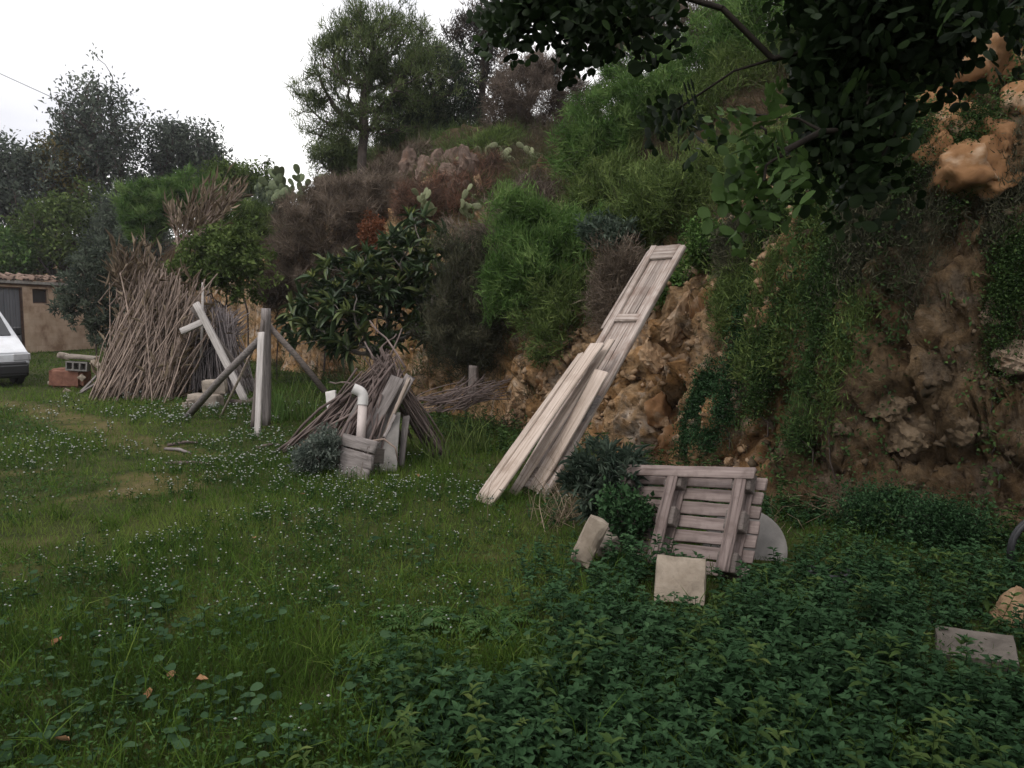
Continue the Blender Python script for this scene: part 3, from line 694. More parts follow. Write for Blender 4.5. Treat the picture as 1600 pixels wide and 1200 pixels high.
bm = bmesh.new(); q(bm, dx1 - .05, dx1 - .003, 0, 2.66, -.01, .14); q(bm, dx0 + .003, dx1 - .05, 2.62, 2.658, -.01, .09); gpart('door_frame', bm, 'rust_iron')
bm = bmesh.new(); q(bm, wx0 + .003, wx0 + .05, wz0, wz1, .1, .16); q(bm, wx1 - .05, wx1 - .003, wz0, wz1, .1, .16); q(bm, wx0 + .05, wx1 - .05, wz0 + .003, wz0 + .05, .1, .16); q(bm, wx0 + .05, wx1 - .05, wz1 - .05, wz1 - .003, .1, .16)
gpart('window_frame', bm, 'rust_iron')
bm = bmesh.new(); q(bm, wx0 + .05, wx1 - .05, wz0 + .05, wz1 - .05, .13, .136); gpart('window_pane', bm, 'glass')

# ================================================================== THE VAN
m, n, l, p, out = mat_new('white_car_paint'); p.inputs['Base Color'].default_value = (.62, .64, .68, 1); p.inputs['Roughness'].default_value = .28
nn = noise_node(n, l, 3, 6); rr = ramp(n, [(.35, (.50, .51, .53)), (.7, (.66, .68, .72))]); l.new(nn.outputs[0], rr.inputs[0]); l.new(rr.outputs[0], p.inputs['Base Color']); p.inputs['Coat Weight'].default_value = .3; M['paint'] = m
M['black_plastic'] = plain_mat('black_plastic', (.018, .018, .02), .55); M['rubber'] = plain_mat('tyre_rubber', (.02, .02, .02), .85); M['rim'] = plain_mat('steel_rim', (.3, .3, .32), .4, .6)
M['lamp'] = plain_mat('lamp_glass', (.42, .42, .44), .15)
vyaw = R(-40)
VM = Matrix.Translation((-11.12, 16.36, float(G(-11.12, 16.36)))) @ Matrix.Rotation(vyaw, 4, 'Z')   # local origin: nose at ground, +x forward
van = empty('van', VM.translation, 'white panel van with black front bumper parked before the stone garage', 'van')
def loft(name, prof, yw, mat, cap=True, smooth=False):
    """side profile (x, z, half width) swept across"""
    bm = bmesh.new(); Ls = [bm.verts.new((x, -yw(x, z), z)) for x, z in prof]; Rs = [bm.verts.new((x, yw(x, z), z)) for x, z in prof]
    for i in range(len(prof)):
        j = (i + 1) % len(prof); bm.faces.new((Ls[i], Ls[j], Rs[j], Rs[i]))
    bm.faces.new(Ls[::-1]); bm.faces.new(Rs)
    bmesh.ops.recalc_face_normals(bm, faces=bm.faces)
    bmesh.ops.bevel(bm, geom=[e for e in bm.edges], offset=.035, segments=2, affect='EDGES', clamp_overlap=True)
    return link(name, bm_mesh(name, bm, smooth), M[mat], van, VM)
yw = lambda x, z: .84 - .16 * max(0, z - 1.0) - (.10 * max(0, (x + .5) / .5) if x > -.5 else 0)
loft('body', [(-.02, .5), (-.05, .74), (-.16, .80), (-.95, 1.08), (-1.72, 1.70), (-2.1, 1.80), (-4.2, 1.80), (-4.38, 1.0), (-4.38, .32), (-3.95, .30), (-3.7, .62), (-3.3, .62), (-3.05, .28), (-1.3, .28), (-1.08, .62), (-.66, .62), (-.44, .40), (-.2, .36)], yw, 'paint')
loft('bumper', [(.07, .28), (.08, .50), (.02, .56), (-.34, .555), (-.42, .42), (-.42, .22), (-.05, .2)], lambda x, z: .80 if x < -.1 else .70, 'black_plastic')
for s in (-1, 1):
    bm = box_bm(.22, .05, .16, .02, (-.14, s * .755, .66)); box_bm(.05, .30, .15, .015, (-.035, s * .58, .655), bm); link('headlight', bm_mesh('headlight', bm), M['lamp'], van, VM)
    bm = box_bm(.06, .03, .10, .01, (-.27, s * .80, .66)); link('indicator', bm_mesh('indicator', bm), M['tile'], van, VM)
    bm = box_bm(.12, .16, .2, .03, (-1.35, s * .95, 1.2)); link('mirror', bm_mesh('mirror', bm), M['black_plastic'], van, VM)
    bm = bmesh.new(); pts = [(-1.15, 1.12), (-1.72, 1.60), (-2.3, 1.62), (-2.3, 1.12)]
    f = bm.faces.new([bm.verts.new((x, s * (yw(x, z) + .006), z)) for x, z in pts]); r_ = bmesh.ops.extrude_face_region(bm, geom=[f]); bmesh.ops.translate(bm, vec=(0, -s * .02, 0), verts=[g for g in r_['geom'] if isinstance(g, bmesh.types.BMVert)])
    link('side_window', bm_mesh('side_window', bm), M['glass'], van, VM)
    bm = box_bm(2.2, .02, .05, .008, (-2.1, s * .852, .72)); link('side_trim', bm_mesh('side_trim', bm), M['black_plastic'], van, VM)
    for wx in (-.87, -3.5):
        bm = bmesh.new(); bmesh.ops.create_cone(bm, segments=28, radius1=.3, radius2=.3, depth=.19, cap_ends=True); bmesh.ops.bevel(bm, geom=[e for e in bm.edges if abs(e.verts[0].co.z - e.verts[1].co.z) < .01], offset=.03, segments=2, affect='EDGES')
        bmesh.ops.rotate(bm, matrix=Matrix.Rotation(R(90), 3, 'X'), verts=bm.verts); bmesh.ops.translate(bm, vec=(wx, s * .74, .3), verts=bm.verts)
        w_ = link('wheel', bm_mesh('wheel', bm), M['rubber'], van, VM)
        bm = bmesh.new(); bmesh.ops.create_cone(bm, segments=24, radius1=.19, radius2=.16, depth=.03, cap_ends=True); bmesh.ops.rotate(bm, matrix=Matrix.Rotation(R(90 * s), 3, 'X'), verts=bm.verts); bmesh.ops.translate(bm, vec=(wx, s * .845, .3), verts=bm.verts)
        rm = link('rim', bm_mesh('rim', bm), M['rim']); rm.parent = w_; rm.matrix_basis = Matrix.Identity(4)
bm = bmesh.new(); pts = [(-.98, -.70, 1.105), (-1.70, -.64, 1.70), (-1.70, .64, 1.70), (-.98, .70, 1.105)]
f = bm.faces.new([bm.verts.new((x + .02, y, z + .02)) for x, y, z in pts]); r_ = bmesh.ops.extrude_face_region(bm, geom=[f]); bmesh.ops.translate(bm, vec=(-.02, 0, -.02), verts=[g for g in r_['geom'] if isinstance(g, bmesh.types.BMVert)])
link('windscreen', bm_mesh('windscreen', bm), M['glass'], van, VM)

# ================================================================== TREES AND SHRUBS
def tree(px, base_py, Y, blobs, label, lmat, n, k, L, W, name='tree', cat='tree', group=None, trunk_px=None, wmat='bark', **kw):
    b = at(px, base_py, Y); b[2] = float(T(b[0:1], b[1:2])[0])
    bl = [blob(*q_[:4], Y + (q_[4] if len(q_) > 4 else 0)) for q_ in blobs]
    tr = None if trunk_px is None else [at(x, y, Y) for x, y in trunk_px]
    return plant(name, label, cat, b, bl, n, k, L, W, lmat, wmat, group, trunk=tr, wood='trunk', crown='crown', **kw)
FARG = 'trees behind the garage'
tree(158, 420, 42, [(155, 200, 62, 60), (130, 240, 44, 50), (175, 260, 40, 50), (115, 185, 26, 30), (160, 158, 34, 24)], 'tall loose dark tree with airy crown rising over the garage', 'lf_carobfar', 525, 17, .22, .11, group=FARG, trunk_px=[(160, 380), (158, 330), (156, 290), (158, 250)], shell=.35, rough=.9, spread=.3, r_tip=.02)
tree(40, 430, 40, [(40, 290, 58, 62), (15, 270, 40, 50), (20, 350, 60, 40)], 'broad dark tree with rounded crown above the garage door', 'lf_carobfar', 475, 23, .22, .11, group=FARG, shell=.4, rough=.6, spread=.26, r_tip=.02)
tree(88, 430, 41, [(85, 262, 36, 36), (95, 300, 30, 30)], 'yellowing tree between the two dark trees over the garage', 'lf_yellow', 150, 40, .2, .1, group=FARG, spread=.24, r_tip=.018)
tree(250, 420, 44, [(262, 240, 34, 44), (235, 305, 46, 34), (270, 212, 18, 22)], 'dark rounded tree with ragged top on the far bank', 'lf_carobfar', 375, 20, .22, .11, group=FARG, rough=.8, spread=.28, r_tip=.02)
tree(312, 400, 45, [(318, 248, 24, 40), (300, 290, 34, 28), (332, 232, 10, 22)], 'small dark tree with two peaked tops at the end of the far bank', 'lf_carobfar', 325, 20, .22, .11, group=FARG, rough=.9, spread=.28, r_tip=.02)
tree(105, 440, 38.5, [(105, 365, 70, 52), (45, 390, 40, 34), (150, 340, 40, 40)], 'dull green spreading tree low behind the garage roof', 'lf_mid', 380, 40, .2, .1, group=FARG, spread=.24, r_tip=.018)
tree(20, 440, 37.5, [(22, 392, 46, 34)], 'bright green rounded shrub behind the garage roof tiles', 'lf_green', 190, 50, .17, .085, group=FARG, spread=.2, r_tip=.014, name='shrub', cat='shrub')
tree(205, 420, 36, [(205, 372, 50, 44), (180, 340, 30, 30)], 'greyish green tree behind the tall dry canes', 'lf_olive', 240, 44, .2, .06, group=FARG, spread=.22, r_tip=.016)

# the pine on top of the bank, its dark neighbour and the bare conifer
pb = hit(566, 296)
PY = 22.5
tree(566, 300, PY, [(565, 70, 62, 55), (620, 80, 66, 55), (520, 90, 36, 42), (490, 135, 34, 30), (590, 40, 50, 28), (545, 150, 55, 36), (640, 130, 66, 40), (505, 190, 40, 26), (600, 185, 70, 34), (530, 205, 40, 20), (480, 150, 24, 16), (545, 30, 30, 22)],
     'tall umbrella pine with rounded open crown on top of the bank', 'lf_pine', 680, 60, .17, .02, kind='tri', trunk_px=[(566, 262), (567, 235), (571, 205), (567, 178), (572, 140), (580, 100), (590, 60)], shell=.4, rough=.5, spread=.10, up=.7, out=.8, r_tip=.011, rmax=.15, name='pine_tree', pw=.5)
tree(668, 300, PY + 1.5, [(668, 150, 62, 62), (640, 190, 50, 40), (705, 190, 42, 50), (690, 110, 30, 30), (655, 215, 66, 24)],
     'dense dark pine leaning against the umbrella pine', 'lf_darkpine', 500, 70, .17, .022, kind='tri', shell=.5, rough=.5, spread=.12, up=.6, r_tip=.011, rmax=.12, name='pine_tree')
tree(748, 330, PY + 2.5, [(735, 60, 40, 40), (765, 100, 36, 60), (715, 60, 22, 10), (700, 85, 20, 8), (745, 25, 30, 18), (735, 120, 40, 24), (760, 170, 44, 40), (730, 200, 40, 40), (770, 20, 30, 30)],
     'sparse dark conifer with bare ragged branches behind the pines', 'lf_cypress', 330, 50, .17, .03, kind='tri', trunk_px=[(750, 280), (752, 230), (752, 180), (755, 120), (758, 60), (760, 10), (760, -30)], shell=.5, rough=1.0, spread=.12, out=1.0, up=0, r_tip=.012, rmax=.12, name='conifer_tree')
tree(525, 300, 26, [(520, 240, 36, 26), (548, 255, 30, 20)], 'low olive green shrub under the umbrella pine', 'lf_pine', 200, 60, .17, .025, kind='tri', name='shrub', cat='shrub', spread=.14, r_tip=.01)
tree(385, 320, 31, [(365, 278, 36, 20), (345, 300, 36, 26), (405, 292, 26, 14)], 'low dark shrub along the bank crest beside the prickly pears', 'lf_mid', 200, 50, .15, .06, name='shrub', cat='shrub', spread=.16, r_tip=.01)

# shrubs down the far bank
bush(275, 310, 58, 34, 'rounded soft green shrub on the far bank behind the canes', 'lf_green', n=230, k=50, depth=27, extra=[(215, 318, 30, 30), (235, 340, 44, 30)])
bush(150, 455, 46, 62, 'silvery olive tree hanging over the garage wall', 'lf_olive', 'lance', n=230, k=30, name='olive_tree', cat='tree', depth=24.5, extra=[(120, 470, 34, 26), (165, 410, 42, 40), (160, 510, 26, 36)], L=.15, W=.04)
bush(330, 412, 66, 42, 'small leafy fruit tree behind the reed stacks', 'lf_mid', 'leafy', n=230, k=26, name='fruit_tree', cat='tree', depth=16.6, extra=[(385, 430, 40, 38), (290, 420, 40, 30), (345, 380, 50, 24), (370, 400, 50, 40)], L=.10, W=.05)
bush(385, 350, 42, 30, 'dark mixed shrub at the foot of the pale rock', 'lf_mid', n=150, k=34, depth=23.5, extra=[(360, 380, 40, 26)])
bush(408, 345, 34, 34, 'grey green scrub above the fruit tree', 'lf_olive', n=120, k=34, depth=25)
bush(500, 352, 70, 56, 'wide brown dead scrub covering the bank under the pine', 'lf_brown', 'twiggy', n=330, k=60, depth=18.6, extra=[(470, 385, 46, 50), (550, 320, 70, 36), (600, 300, 50, 30), (480, 430, 40, 50)])
bush(575, 300, 60, 22, 'low brown scrub round the foot of the umbrella pine', 'lf_brown', 'twiggy', n=190, k=50, depth=20.5, extra=[(520, 300, 40, 22), (620, 270, 40, 26)])
bush(690, 318, 62, 38, 'reddish brown twiggy bush under the pale crag', 'lf_red', 'twiggy', n=240, k=52, extra=[(740, 345, 50, 28), (650, 330, 34, 28)], depth=15.8)
bush(583, 372, 16, 32, 'narrow rust coloured shrub beside the loquat', 'lf_rust', 'leafy', n=60, k=34, depth=15.2)
bush(430, 450, 26, 36, 'rust and grey shrub on orange earth behind the post frame', 'lf_brown', 'twiggy', n=90, k=40, depth=19)
bush(770, 380, 66, 44, 'thin brown scrub under the prickly pears', 'lf_greybrown', 'twiggy', n=230, k=44, extra=[(835, 310, 40, 36), (800, 350, 40, 40)], depth=13.6)
bush(848, 165, 74, 76, 'grey brown leafless thicket on the crest', 'lf_greybrown', 'twiggy', n=330, k=60, depth=19.5, extra=[(800, 190, 40, 50), (900, 190, 46, 56), (830, 110, 40, 36)])
bush(770, 255, 36, 40, 'dark green bush beside the pale crag', 'lf_mid', n=130, k=40, depth=18.0)
bush(1060, 40, 110, 50, 'brown dry thicket high on the bank', 'lf_greybrown', 'twiggy', n=300, k=56, depth=13.2, extra=[(960, 70, 60, 50), (1130, 60, 60, 60)])

# the loquat
lq = hit(600, 560)
def loquat():
    Y = 12.6; b = at(600, 610, Y); b[2] = float(T(b[0:1], b[1:2])[0])
    bl = [blob(*e, Y) for e in [(620, 410, 70, 44), (560, 450, 76, 50), (680, 430, 60, 60), (510, 490, 56, 46), (620, 490, 80, 50), (640, 365, 40, 24), (470, 500, 34, 36), (560, 530, 56, 36), (690, 500, 40, 44)]]
    o = plant('loquat_tree', 'loquat tree with long dark glossy leaves and pale shoots', 'tree', b, bl, 330, 13, .21, .065, 'lf_loquat', 'bark_pale', trunk=None, wood='trunk', crown='crown', spread=.02, rosette=True, out=.5, up=.25, r_tip=.006, kind='ovate', shell=.55, rough=.6, droop=.15)
    r = np.random.default_rng(4); A = crown_pts(bl, 330, .55, .6, COUNT[0])
    S = A[(A[:, 2] > np.quantile(A[:, 2], .45))]; S = S[r.permutation(len(S))[:46]]
    for j in range(len(S)):
        D = nrm(rdir(8, r) * .7 + np.array([0, 0, 1.0])); V, F, q_ = leaves(D * .02, D, rdir(8, r), .15, .04)
        link('shoot', np_mesh('shoot', V, F, np.repeat(r.random(8), q_)), M['lf_shoot'], o, Matrix.Translation(S[j]))
loquat()
bush(728, 475, 56, 92, 'dark fine leaved columnar bush beside the loquat', 'lf_dark', 'feather', n=330, k=64, extra=[(700, 530, 44, 50), (750, 540, 46, 50), (740, 400, 40, 40)], depth=11.6, L=.09, W=.009)

# feathery shrubs on the near bank
FB = 'feathery green shrubs on the bank'
bush(838, 405, 66, 92, 'large feathery bright green shrub above the orange rocks', 'lf_green', n=430, k=70, extra=[(800, 440, 36, 60), (880, 370, 50, 50), (870, 450, 50, 50), (800, 330, 34, 34)], depth=10.6, group=FB)
bush(890, 470, 50, 44, 'thin olive green shrub with bare twigs over the orange rocks', 'lf_mid', n=170, k=40, extra=[(850, 520, 40, 36), (930, 440, 36, 40)], depth=10.0, group=FB)
bush(1010, 170, 96, 66, 'broad feathery green shrub high on the bank', 'lf_green', n=420, k=70, extra=[(940, 215, 66, 44), (1060, 120, 56, 50), (900, 245, 40, 30)], depth=12.3, group=FB)
bush(950, 290, 50, 44, 'small pale green shrub among pale stones', 'lf_mid', n=150, k=44, extra=[(910, 320, 30, 30)], depth=11.5, group=FB)
bush(1120, 200, 70, 66, 'olive green upright shrub beside the broad feathery shrub', 'lf_mid', n=260, k=56, extra=[(1160, 130, 60, 60)], depth=11.2, group=FB)
bush(1060, 310, 80, 56, 'dull green shrub above the leaning door', 'lf_mid', n=300, k=60, extra=[(1010, 340, 50, 40), (1120, 330, 50, 40)], depth=9.8, group=FB)
bush(1190, 60, 80, 66, 'tall grass green shrub under the carob branches', 'lf_green', n=230, k=56, depth=11.4, group=FB)
bush(975, 425, 40, 36, 'brown dead bush beside the top of the leaning door', 'lf_brown', 'twiggy', n=130, k=50, depth=9.2, extra=[(950, 470, 30, 40)])
bush(950, 365, 40, 22, 'grey spurge with long leaves behind the leaning door', 'lf_spurge', 'lance', n=60, k=26, depth=9.6)
bush(1108, 385, 26, 26, 'bright green tuft at the top corner of the leaning door', 'lf_green', 'leafy', n=80, k=36, depth=8.2, L=.05, W=.025)
bush(1045, 455, 22, 16, 'small bright green tuft on the edge of the leaning door', 'lf_green', 'leafy', n=40, k=30, L=.05, W=.025)
bush(1160, 390, 34, 50, 'dark wiry bush among the pale stones', 'lf_dark', n=120, k=44, group=FB)
bush(1150, 480, 26, 60, 'grey green wiry weed hanging over the pale stones', 'lf_mid', n=110, k=44, group=FB)
for (px, py, rx, ry, lab, mt, st) in [
    (1230, 350, 60, 50, 'leafy bush on the ledge above the pale stones', 'lf_ivy', 'leafy'),
    (1310, 440, 66, 56, 'dense leafy bush in the middle of the rock face', 'lf_ivy', 'leafy'),
    (1400, 380, 70, 50, 'broad dark leafy bush under the carob branches', 'lf_ivy', 'leafy'),
    (1500, 400, 60, 44, 'dark leafy bush beside the pale rocks', 'lf_ivy', 'leafy'),
    (1250, 560, 44, 66, 'grey green feathery weed hanging down the rock face', 'lf_mid', 'feather'),
    (1190, 580, 40, 50, 'thin feathery weed beside the pale rock slab', 'lf_mid', 'feather'),
    (1340, 560, 60, 40, 'dark wiry weed across the rock face', 'lf_dark', 'feather'),
    (1430, 560, 60, 60, 'dark dry scrub hanging on the rock face', 'lf_dark', 'twiggy'),
    (1270, 700, 40, 44, 'grassy green weed low on the rock face', 'lf_ivy', 'feather'),
    (1310, 768, 24, 24, 'small bright green weed on bare earth', 'lf_mid', 'feather'),
    (1140, 690, 60, 34, 'leafy weed above the pallet', 'lf_weed', 'leafy'),
    (1200, 660, 36, 34, 'small leafy weed on the rock face above the pallet', 'lf_ivy', 'leafy'),
    (1090, 700, 26, 26, 'low leafy weed beside the orange rock', 'lf_weed', 'leafy'),
    (1560, 500, 40, 60, 'dark hanging weed next to the pale rocks', 'lf_dark', 'feather'),
    (1380, 830, 70, 44, 'leafy bush at the foot of the rock face', 'lf_weed', 'leafy'),
    (1480, 850, 70, 50, 'large leafy weed beside the black hose', 'lf_weed', 'leafy'),
    (1560, 760, 44, 50, 'dark leafy bush above the black hose', 'lf_ivy', 'leafy'),
    (1290, 360, 60, 40, 'wiry green shrub over the rock ledge', 'lf_mid', 'feather'),
    (1200, 270, 60, 50, 'olive shrub under the hanging leaves', 'lf_mid', 'feather'),
    (1280, 250, 70, 60, 'dark green shrub in the shade of the carob', 'lf_ivy', 'leafy'),
    (1400, 90, 80, 60, 'dark shrub above the orange crag', 'lf_dark', 'feather'),
    (1540, 60, 70, 50, 'brown dry shrub above the orange crag', 'lf_brown', 'twiggy'),
    (1320, 130, 60, 70, 'dark leafy shrub on the bank beside the orange crag', 'lf_ivy', 'leafy')]:
    bush(px, py, rx * .72, ry * .72, lab, mt, st, n=110 if st != 'leafy' else 150, k=24 if st != 'leafy' else 34, deepf=.45, rough=1.1, base_py=py + ry * .3)

# prickly pears: pads joined edge to edge
M['pad'] = grain_mat('cactus_pad', [(.3, (.085, .115, .06)), (.7, (.18, .215, .115))], 5, None, .6, .1, blot=(1.2, .55, .8, (.30, .26, .13)))
M['pad_pale'] = grain_mat('pale_cactus_pad', [(.3, (.13, .15, .085)), (.7, (.24, .255, .14))], 5, None, .6, .1, blot=(1.5, .55, .8, (.36, .24, .12)))
def pad_mesh(seed):
    bm = bmesh.new(); bmesh.ops.create_uvsphere(bm, u_segments=12, v_segments=8, radius=.5)
    for v in bm.verts:
        z = v.co.z + .5; v.co.x *= .62 * (.75 + .45 * z); v.co.y *= .13; v.co.z = z
        v.co.y += .05 * math.sin(z * 3 + seed)
    return bm_mesh('pad', bm, True)
PADS = {k: [pad_mesh(s) for s in range(3)] for k in ('pad', 'pad_pale')}
for k, v in PADS.items():
    for me in v: me.materials.append(M[k])
def cactus(px, py, Y, n, size, label, kind, seed, wide=1.0):
    r = np.random.default_rng(seed); b = stand(px, py)
    if px in (440, 512): b = at(px, py, Y - 1.5); b[2] = max(float(T(b[0:1], b[1:2])[0]), b[2] - .3)
    o = empty('prickly_pear', b, label, 'cactus', 'prickly pears on the bank')
    ends = [(b + np.array([r.uniform(-.5, .5) * wide * size * 2, r.uniform(-.3, .3), -.05]), nrm(np.array([r.normal() * .5, r.normal() * .3, 1]))) for _ in range(max(3, n // 4))]
    for k in range(n):
        P_, D_ = ends[r.integers(len(ends))]
        D = nrm(D_ * .6 + r.normal(size=3) * [.75, .4, .3] + np.array([0, 0, .35])); s = size * r.uniform(.7, 1.15)
        side = nrm(np.cross(D, [r.normal() * .5, 1, 0])); nn_ = np.cross(side, D)
        Mx = Matrix(((side[0], nn_[0], D[0], P_[0]), (side[1], nn_[1], D[1], P_[1]), (side[2], nn_[2], D[2], P_[2]), (0, 0, 0, 1))) @ Matrix.Diagonal((s, s, s, 1))
        link('pad', PADS[kind][r.integers(3)], None, o, Mx); ends.append((P_ + D * s * .93, D))
cactus(440, 298, 26.5, 64, .36, 'pale prickly pear clump on the crest at the edge of the sky', 'pad', 1, 1.6)
cactus(512, 292, 25.5, 16, .34, 'small grey prickly pear beside the umbrella pine trunk', 'pad', 2)
cactus(815, 256, 14.6, 50, .25, 'prickly pear with upright pads beside the leafless thicket', 'pad_pale', 3, 3.0)
cactus(748, 338, 14.4, 46, .20, 'prickly pear with yellowish pads below the pale crag', 'pad_pale', 5, 5.0)
cactus(320, 305, 32, 12, .42, 'small prickly pear behind the dry cane plumes', 'pad', 8)
cactus(372, 545, 15.2, 6, .30, 'low prickly pear beside the grey cane stack', 'pad', 9, .5)

# ================================================================== BOARDS AND DOOR LEANING ON THE BANK
DT, DB = at(1046, 384, 8.0), gnd(826, 772)
LV = nrm(DT - DB); WV = nrm(np.cross(LV, [0, 0, 1.0])); NV = np.cross(WV, LV)
if NV[2] < 0: NV = -NV
DL = float(np.linalg.norm(DT - DB)); DW = .44
door = empty('door', DB, 'tall weathered panelled door leaning against the rock bank', 'door')
def dpart(name, x0, x1, y, w, th, z, seed, mat='wood_door', along=True):
    if along:
        me = board_mesh(name, x1 - x0, w, th, .002, .004, seed); o = DB + LV * x0 + WV * y + NV * z; return link(name, me, M[mat], door, frame(o, LV, WV))
    me = board_mesh(name, w, x1 - x0, th, .001, .003, seed); o = DB + LV * ((x0 + x1) / 2) + WV * (y - w / 2) + NV * z; return link(name, me, M[mat], door, frame(o, WV, -LV))
dpart('stile', .06, DL, -DW / 2 + .035, .07, .045, 0, 1); dpart('stile', 0, DL - .03, DW / 2 - .035, .07, .045, 0, 2)
for k, (a, b) in enumerate([(DL - .19, DL - .005), (DL - 1.02, DL - .93), (DL - 1.85, DL - 1.75), (.06, .24)]): dpart('rail', a, b, 0, DW - .142, .043, -.001, 5 + k, along=False)
for k, (a, b) in enumerate([(DL - .93, DL - .19), (DL - 1.75, DL - 1.02), (.24, DL - 1.85)]):
    for j in range(3): dpart('panel_board', a + .002, b - .002, (j - 1) * (DW - .142) / 3, (DW - .142) / 3 - .004, .014, -.012, 20 + k * 3 + j, 'wood_door')
o = DB + LV * (DL - 1.15) + WV * (-DW / 2 + .02) + NV * .03
link('moulding_strip', board_mesh('moulding_strip', 1.05, .03, .02, .004, .02, 77), M['wood_door'], door, frame(DB + LV * (DL - 1.12) + WV * (-DW / 2 - .02) + NV * .02, nrm(LV + WV * .02), WV))
# a thin post behind that props the door from below
def lone_board(name, label, b0, L, w, th, mat, lv=None, wv=None, seed=0, cat='board', group=None, warp=.006, rag=.012, lift=0):
    lv = LV if lv is None else lv; wv = WV if wv is None else wv
    o = link(name, board_mesh(name, L, w, th, warp, rag, seed), M[mat], None, frame(b0, lv, wv)); return tag(o, label, cat, group)
def to_dir(b, top): v = np.asarray(top, float) - np.asarray(b, float); return nrm(v), float(np.linalg.norm(v))
BG = 'boards leaning on the door'
off = lambda a, b, c=0: WV * a + NV * b + LV * c
b1 = gnd(757, 786); v1, l1 = to_dir(b1, at(930, 538, 7.15)); w1 = nrm(np.cross(v1, [0, 0, 1.])); n1_ = np.cross(w1, v1)
lone_board('board', 'widest pale board of the leaning stack with a grooved face', b1 + w1 * .03, l1, .17, .028, 'wood_pale', v1, w1, 31, group=BG)
lone_board('board', 'pale board edge to edge with the widest board, cut shorter', b1 - w1 * .095, l1 - .12, .075, .03, 'wood_pale', v1, w1, 32, group=BG)
b2 = gnd(806, 776); v2, l2 = to_dir(b2, at(957, 535, 7.2)); lone_board('board', 'narrow pale board between the two wide leaning boards', b2 + n1_ * .035, l2, .10, .026, 'wood_pale', v2, w1, 33, group=BG)
b2b = gnd(800, 770); v2b, l2b = to_dir(b2b, at(936, 548, 7.2)); lone_board('board', 'darker thin board half hidden under the pale boards', b2b - n1_ * .03, l2b, .06, .02, 'wood_door', v2b, w1, 36, group=BG)
b3 = gnd(838, 772); v3, l3 = to_dir(b3, at(945, 586, 6.9)); lone_board('board', 'short wide pale board with a split lower end', b3 + n1_ * .045, l3, .17, .024, 'wood_pale', v3, w1, 34, group=BG)
V, F = tube([gnd(851, 768) + [0, 0, -.05], gnd(851, 768) + v3 * .5, gnd(851, 768) + v3 * 1.0], .024, 10)
tag(link('pole', np_mesh('pole', V, F, smooth=True), M['wood_grey']), 'grey round pole beside the short wide board', 'pole')

# ================================================================== PALLET, BLOCKS, DISC
pO = np.array([.637, 5.073, -.083]); pu, pv, pn = np.array([.757, -.646, .102]), np.array([.293, .474, .830]), np.array([-.585, -.598, .548])
PW, PH = 1.007, .675
BR = pO + pu * PW
pallet = empty('pallet', pO + pu * PW / 2, 'weathered wooden pallet propped upright against the bank', 'pallet')
def ppart(name, u, v, L, w, th, z, along_u, seed):
    o = pO + pu * u + pv * v + pn * z
    return link(name, board_mesh(name, L, w, th, .002, .004, seed), M['wood_pallet'], pallet, frame(o, pu if along_u else pv, pv if along_u else pu))
ns_ = 7
for k in range(ns_): ppart('slat', 0, .05 + k * (PH - .1) / (ns_ - 1), PW + random.uniform(-.012, .012), .080, .018, 0, True, 100 + k)
SK = (.045, .427, .90)
for i, u in enumerate(SK):
    ppart('stringer_board', u, .004, PH - .008, .095, .018, .0195, False, 120 + i)
    ppart('skid', u - .0, .002, PH - .078, .075, .02, .125, False, 130 + i)
    for j, v in enumerate((.07, PH * .5, PH - .075)):
        o = pO + pu * u + pv * v + pn * .0715
        link('spacer_block', bm_mesh('spacer_block', box_bm(.125, .125, .083, .006)), M['wood_dark'], pallet, frame(o, pu, pv))
ppart('cross_board', -.02, PH - .038, PW + .0, .075, .02, .1255, True, 140)

def stone_mesh(name, L, W, Th, seed, cuts=7, chip=.02, hole=False):
    bm = bmesh.new(); bmesh.ops.create_cube(bm, size=1.0); bmesh.ops.subdivide_edges(bm, edges=bm.edges, cuts=cuts, use_grid_fill=True)
    V = np.array([v.co[:] for v in bm.verts]); d = np.array([L, W, Th])
    P_ = V * d; e = np.sort(.5 * d - np.abs(P_), axis=1)[:, 1]            # distance to the nearest edge
    n_ = fbm(P_ * 9 + seed * 5.1, 3)
    pull = np.clip(1 - e / .05, 0, 1) * chip * (n_ * 2.2) + (fbm(P_ * 22 + seed, 2) - .5) * .008
    P_ = P_ - nrm(P_) * pull[:, None]
    for v, c in zip(bm.verts, P_): v.co = c
    return bm_mesh(name, bm)
def stone(name, label, px, py, L, W, Th, rot, mat='limestone', cat='stone block', group=None, seed=0, Y=None, lift=0, chip=.02, zc=None):
    c = gnd(px, py) if Y is None else at(px, py, Y)
    z = (float(G(c[0], c[1])) + lift) if Y is None or zc is not None else c[2]
    Mx = Matrix.Translation((c[0], c[1], z)) @ Matrix.Rotation(rot[2], 4, 'Z') @ Matrix.Rotation(rot[1], 4, 'Y') @ Matrix.Rotation(rot[0], 4, 'X')
    return tag(link(name, stone_mesh(name, L, W, Th, seed, chip=chip), M[mat], None, Mx), label, cat, group)
stone('stone_block', 'squared cream limestone block standing in front of the pallet', 1063, 910, .28, .17, .27, (R(-30), R(1), R(-14)), 'limestone', Y=4.22, seed=3, chip=.008)
stone('stone_block', 'narrow pitted limestone block tipped on its end beside the pallet', 921, 846, .33, .15, .14, (R(-20), R(-64), R(10)), 'limestone', Y=4.75, seed=5, chip=.02)
stone('stone_block', 'stubby grey block wedged behind the tipped limestone block', 948, 852, .16, .14, .14, (R(10), R(-25), R(20)), 'limestone_old', Y=4.95, seed=6, chip=.02)
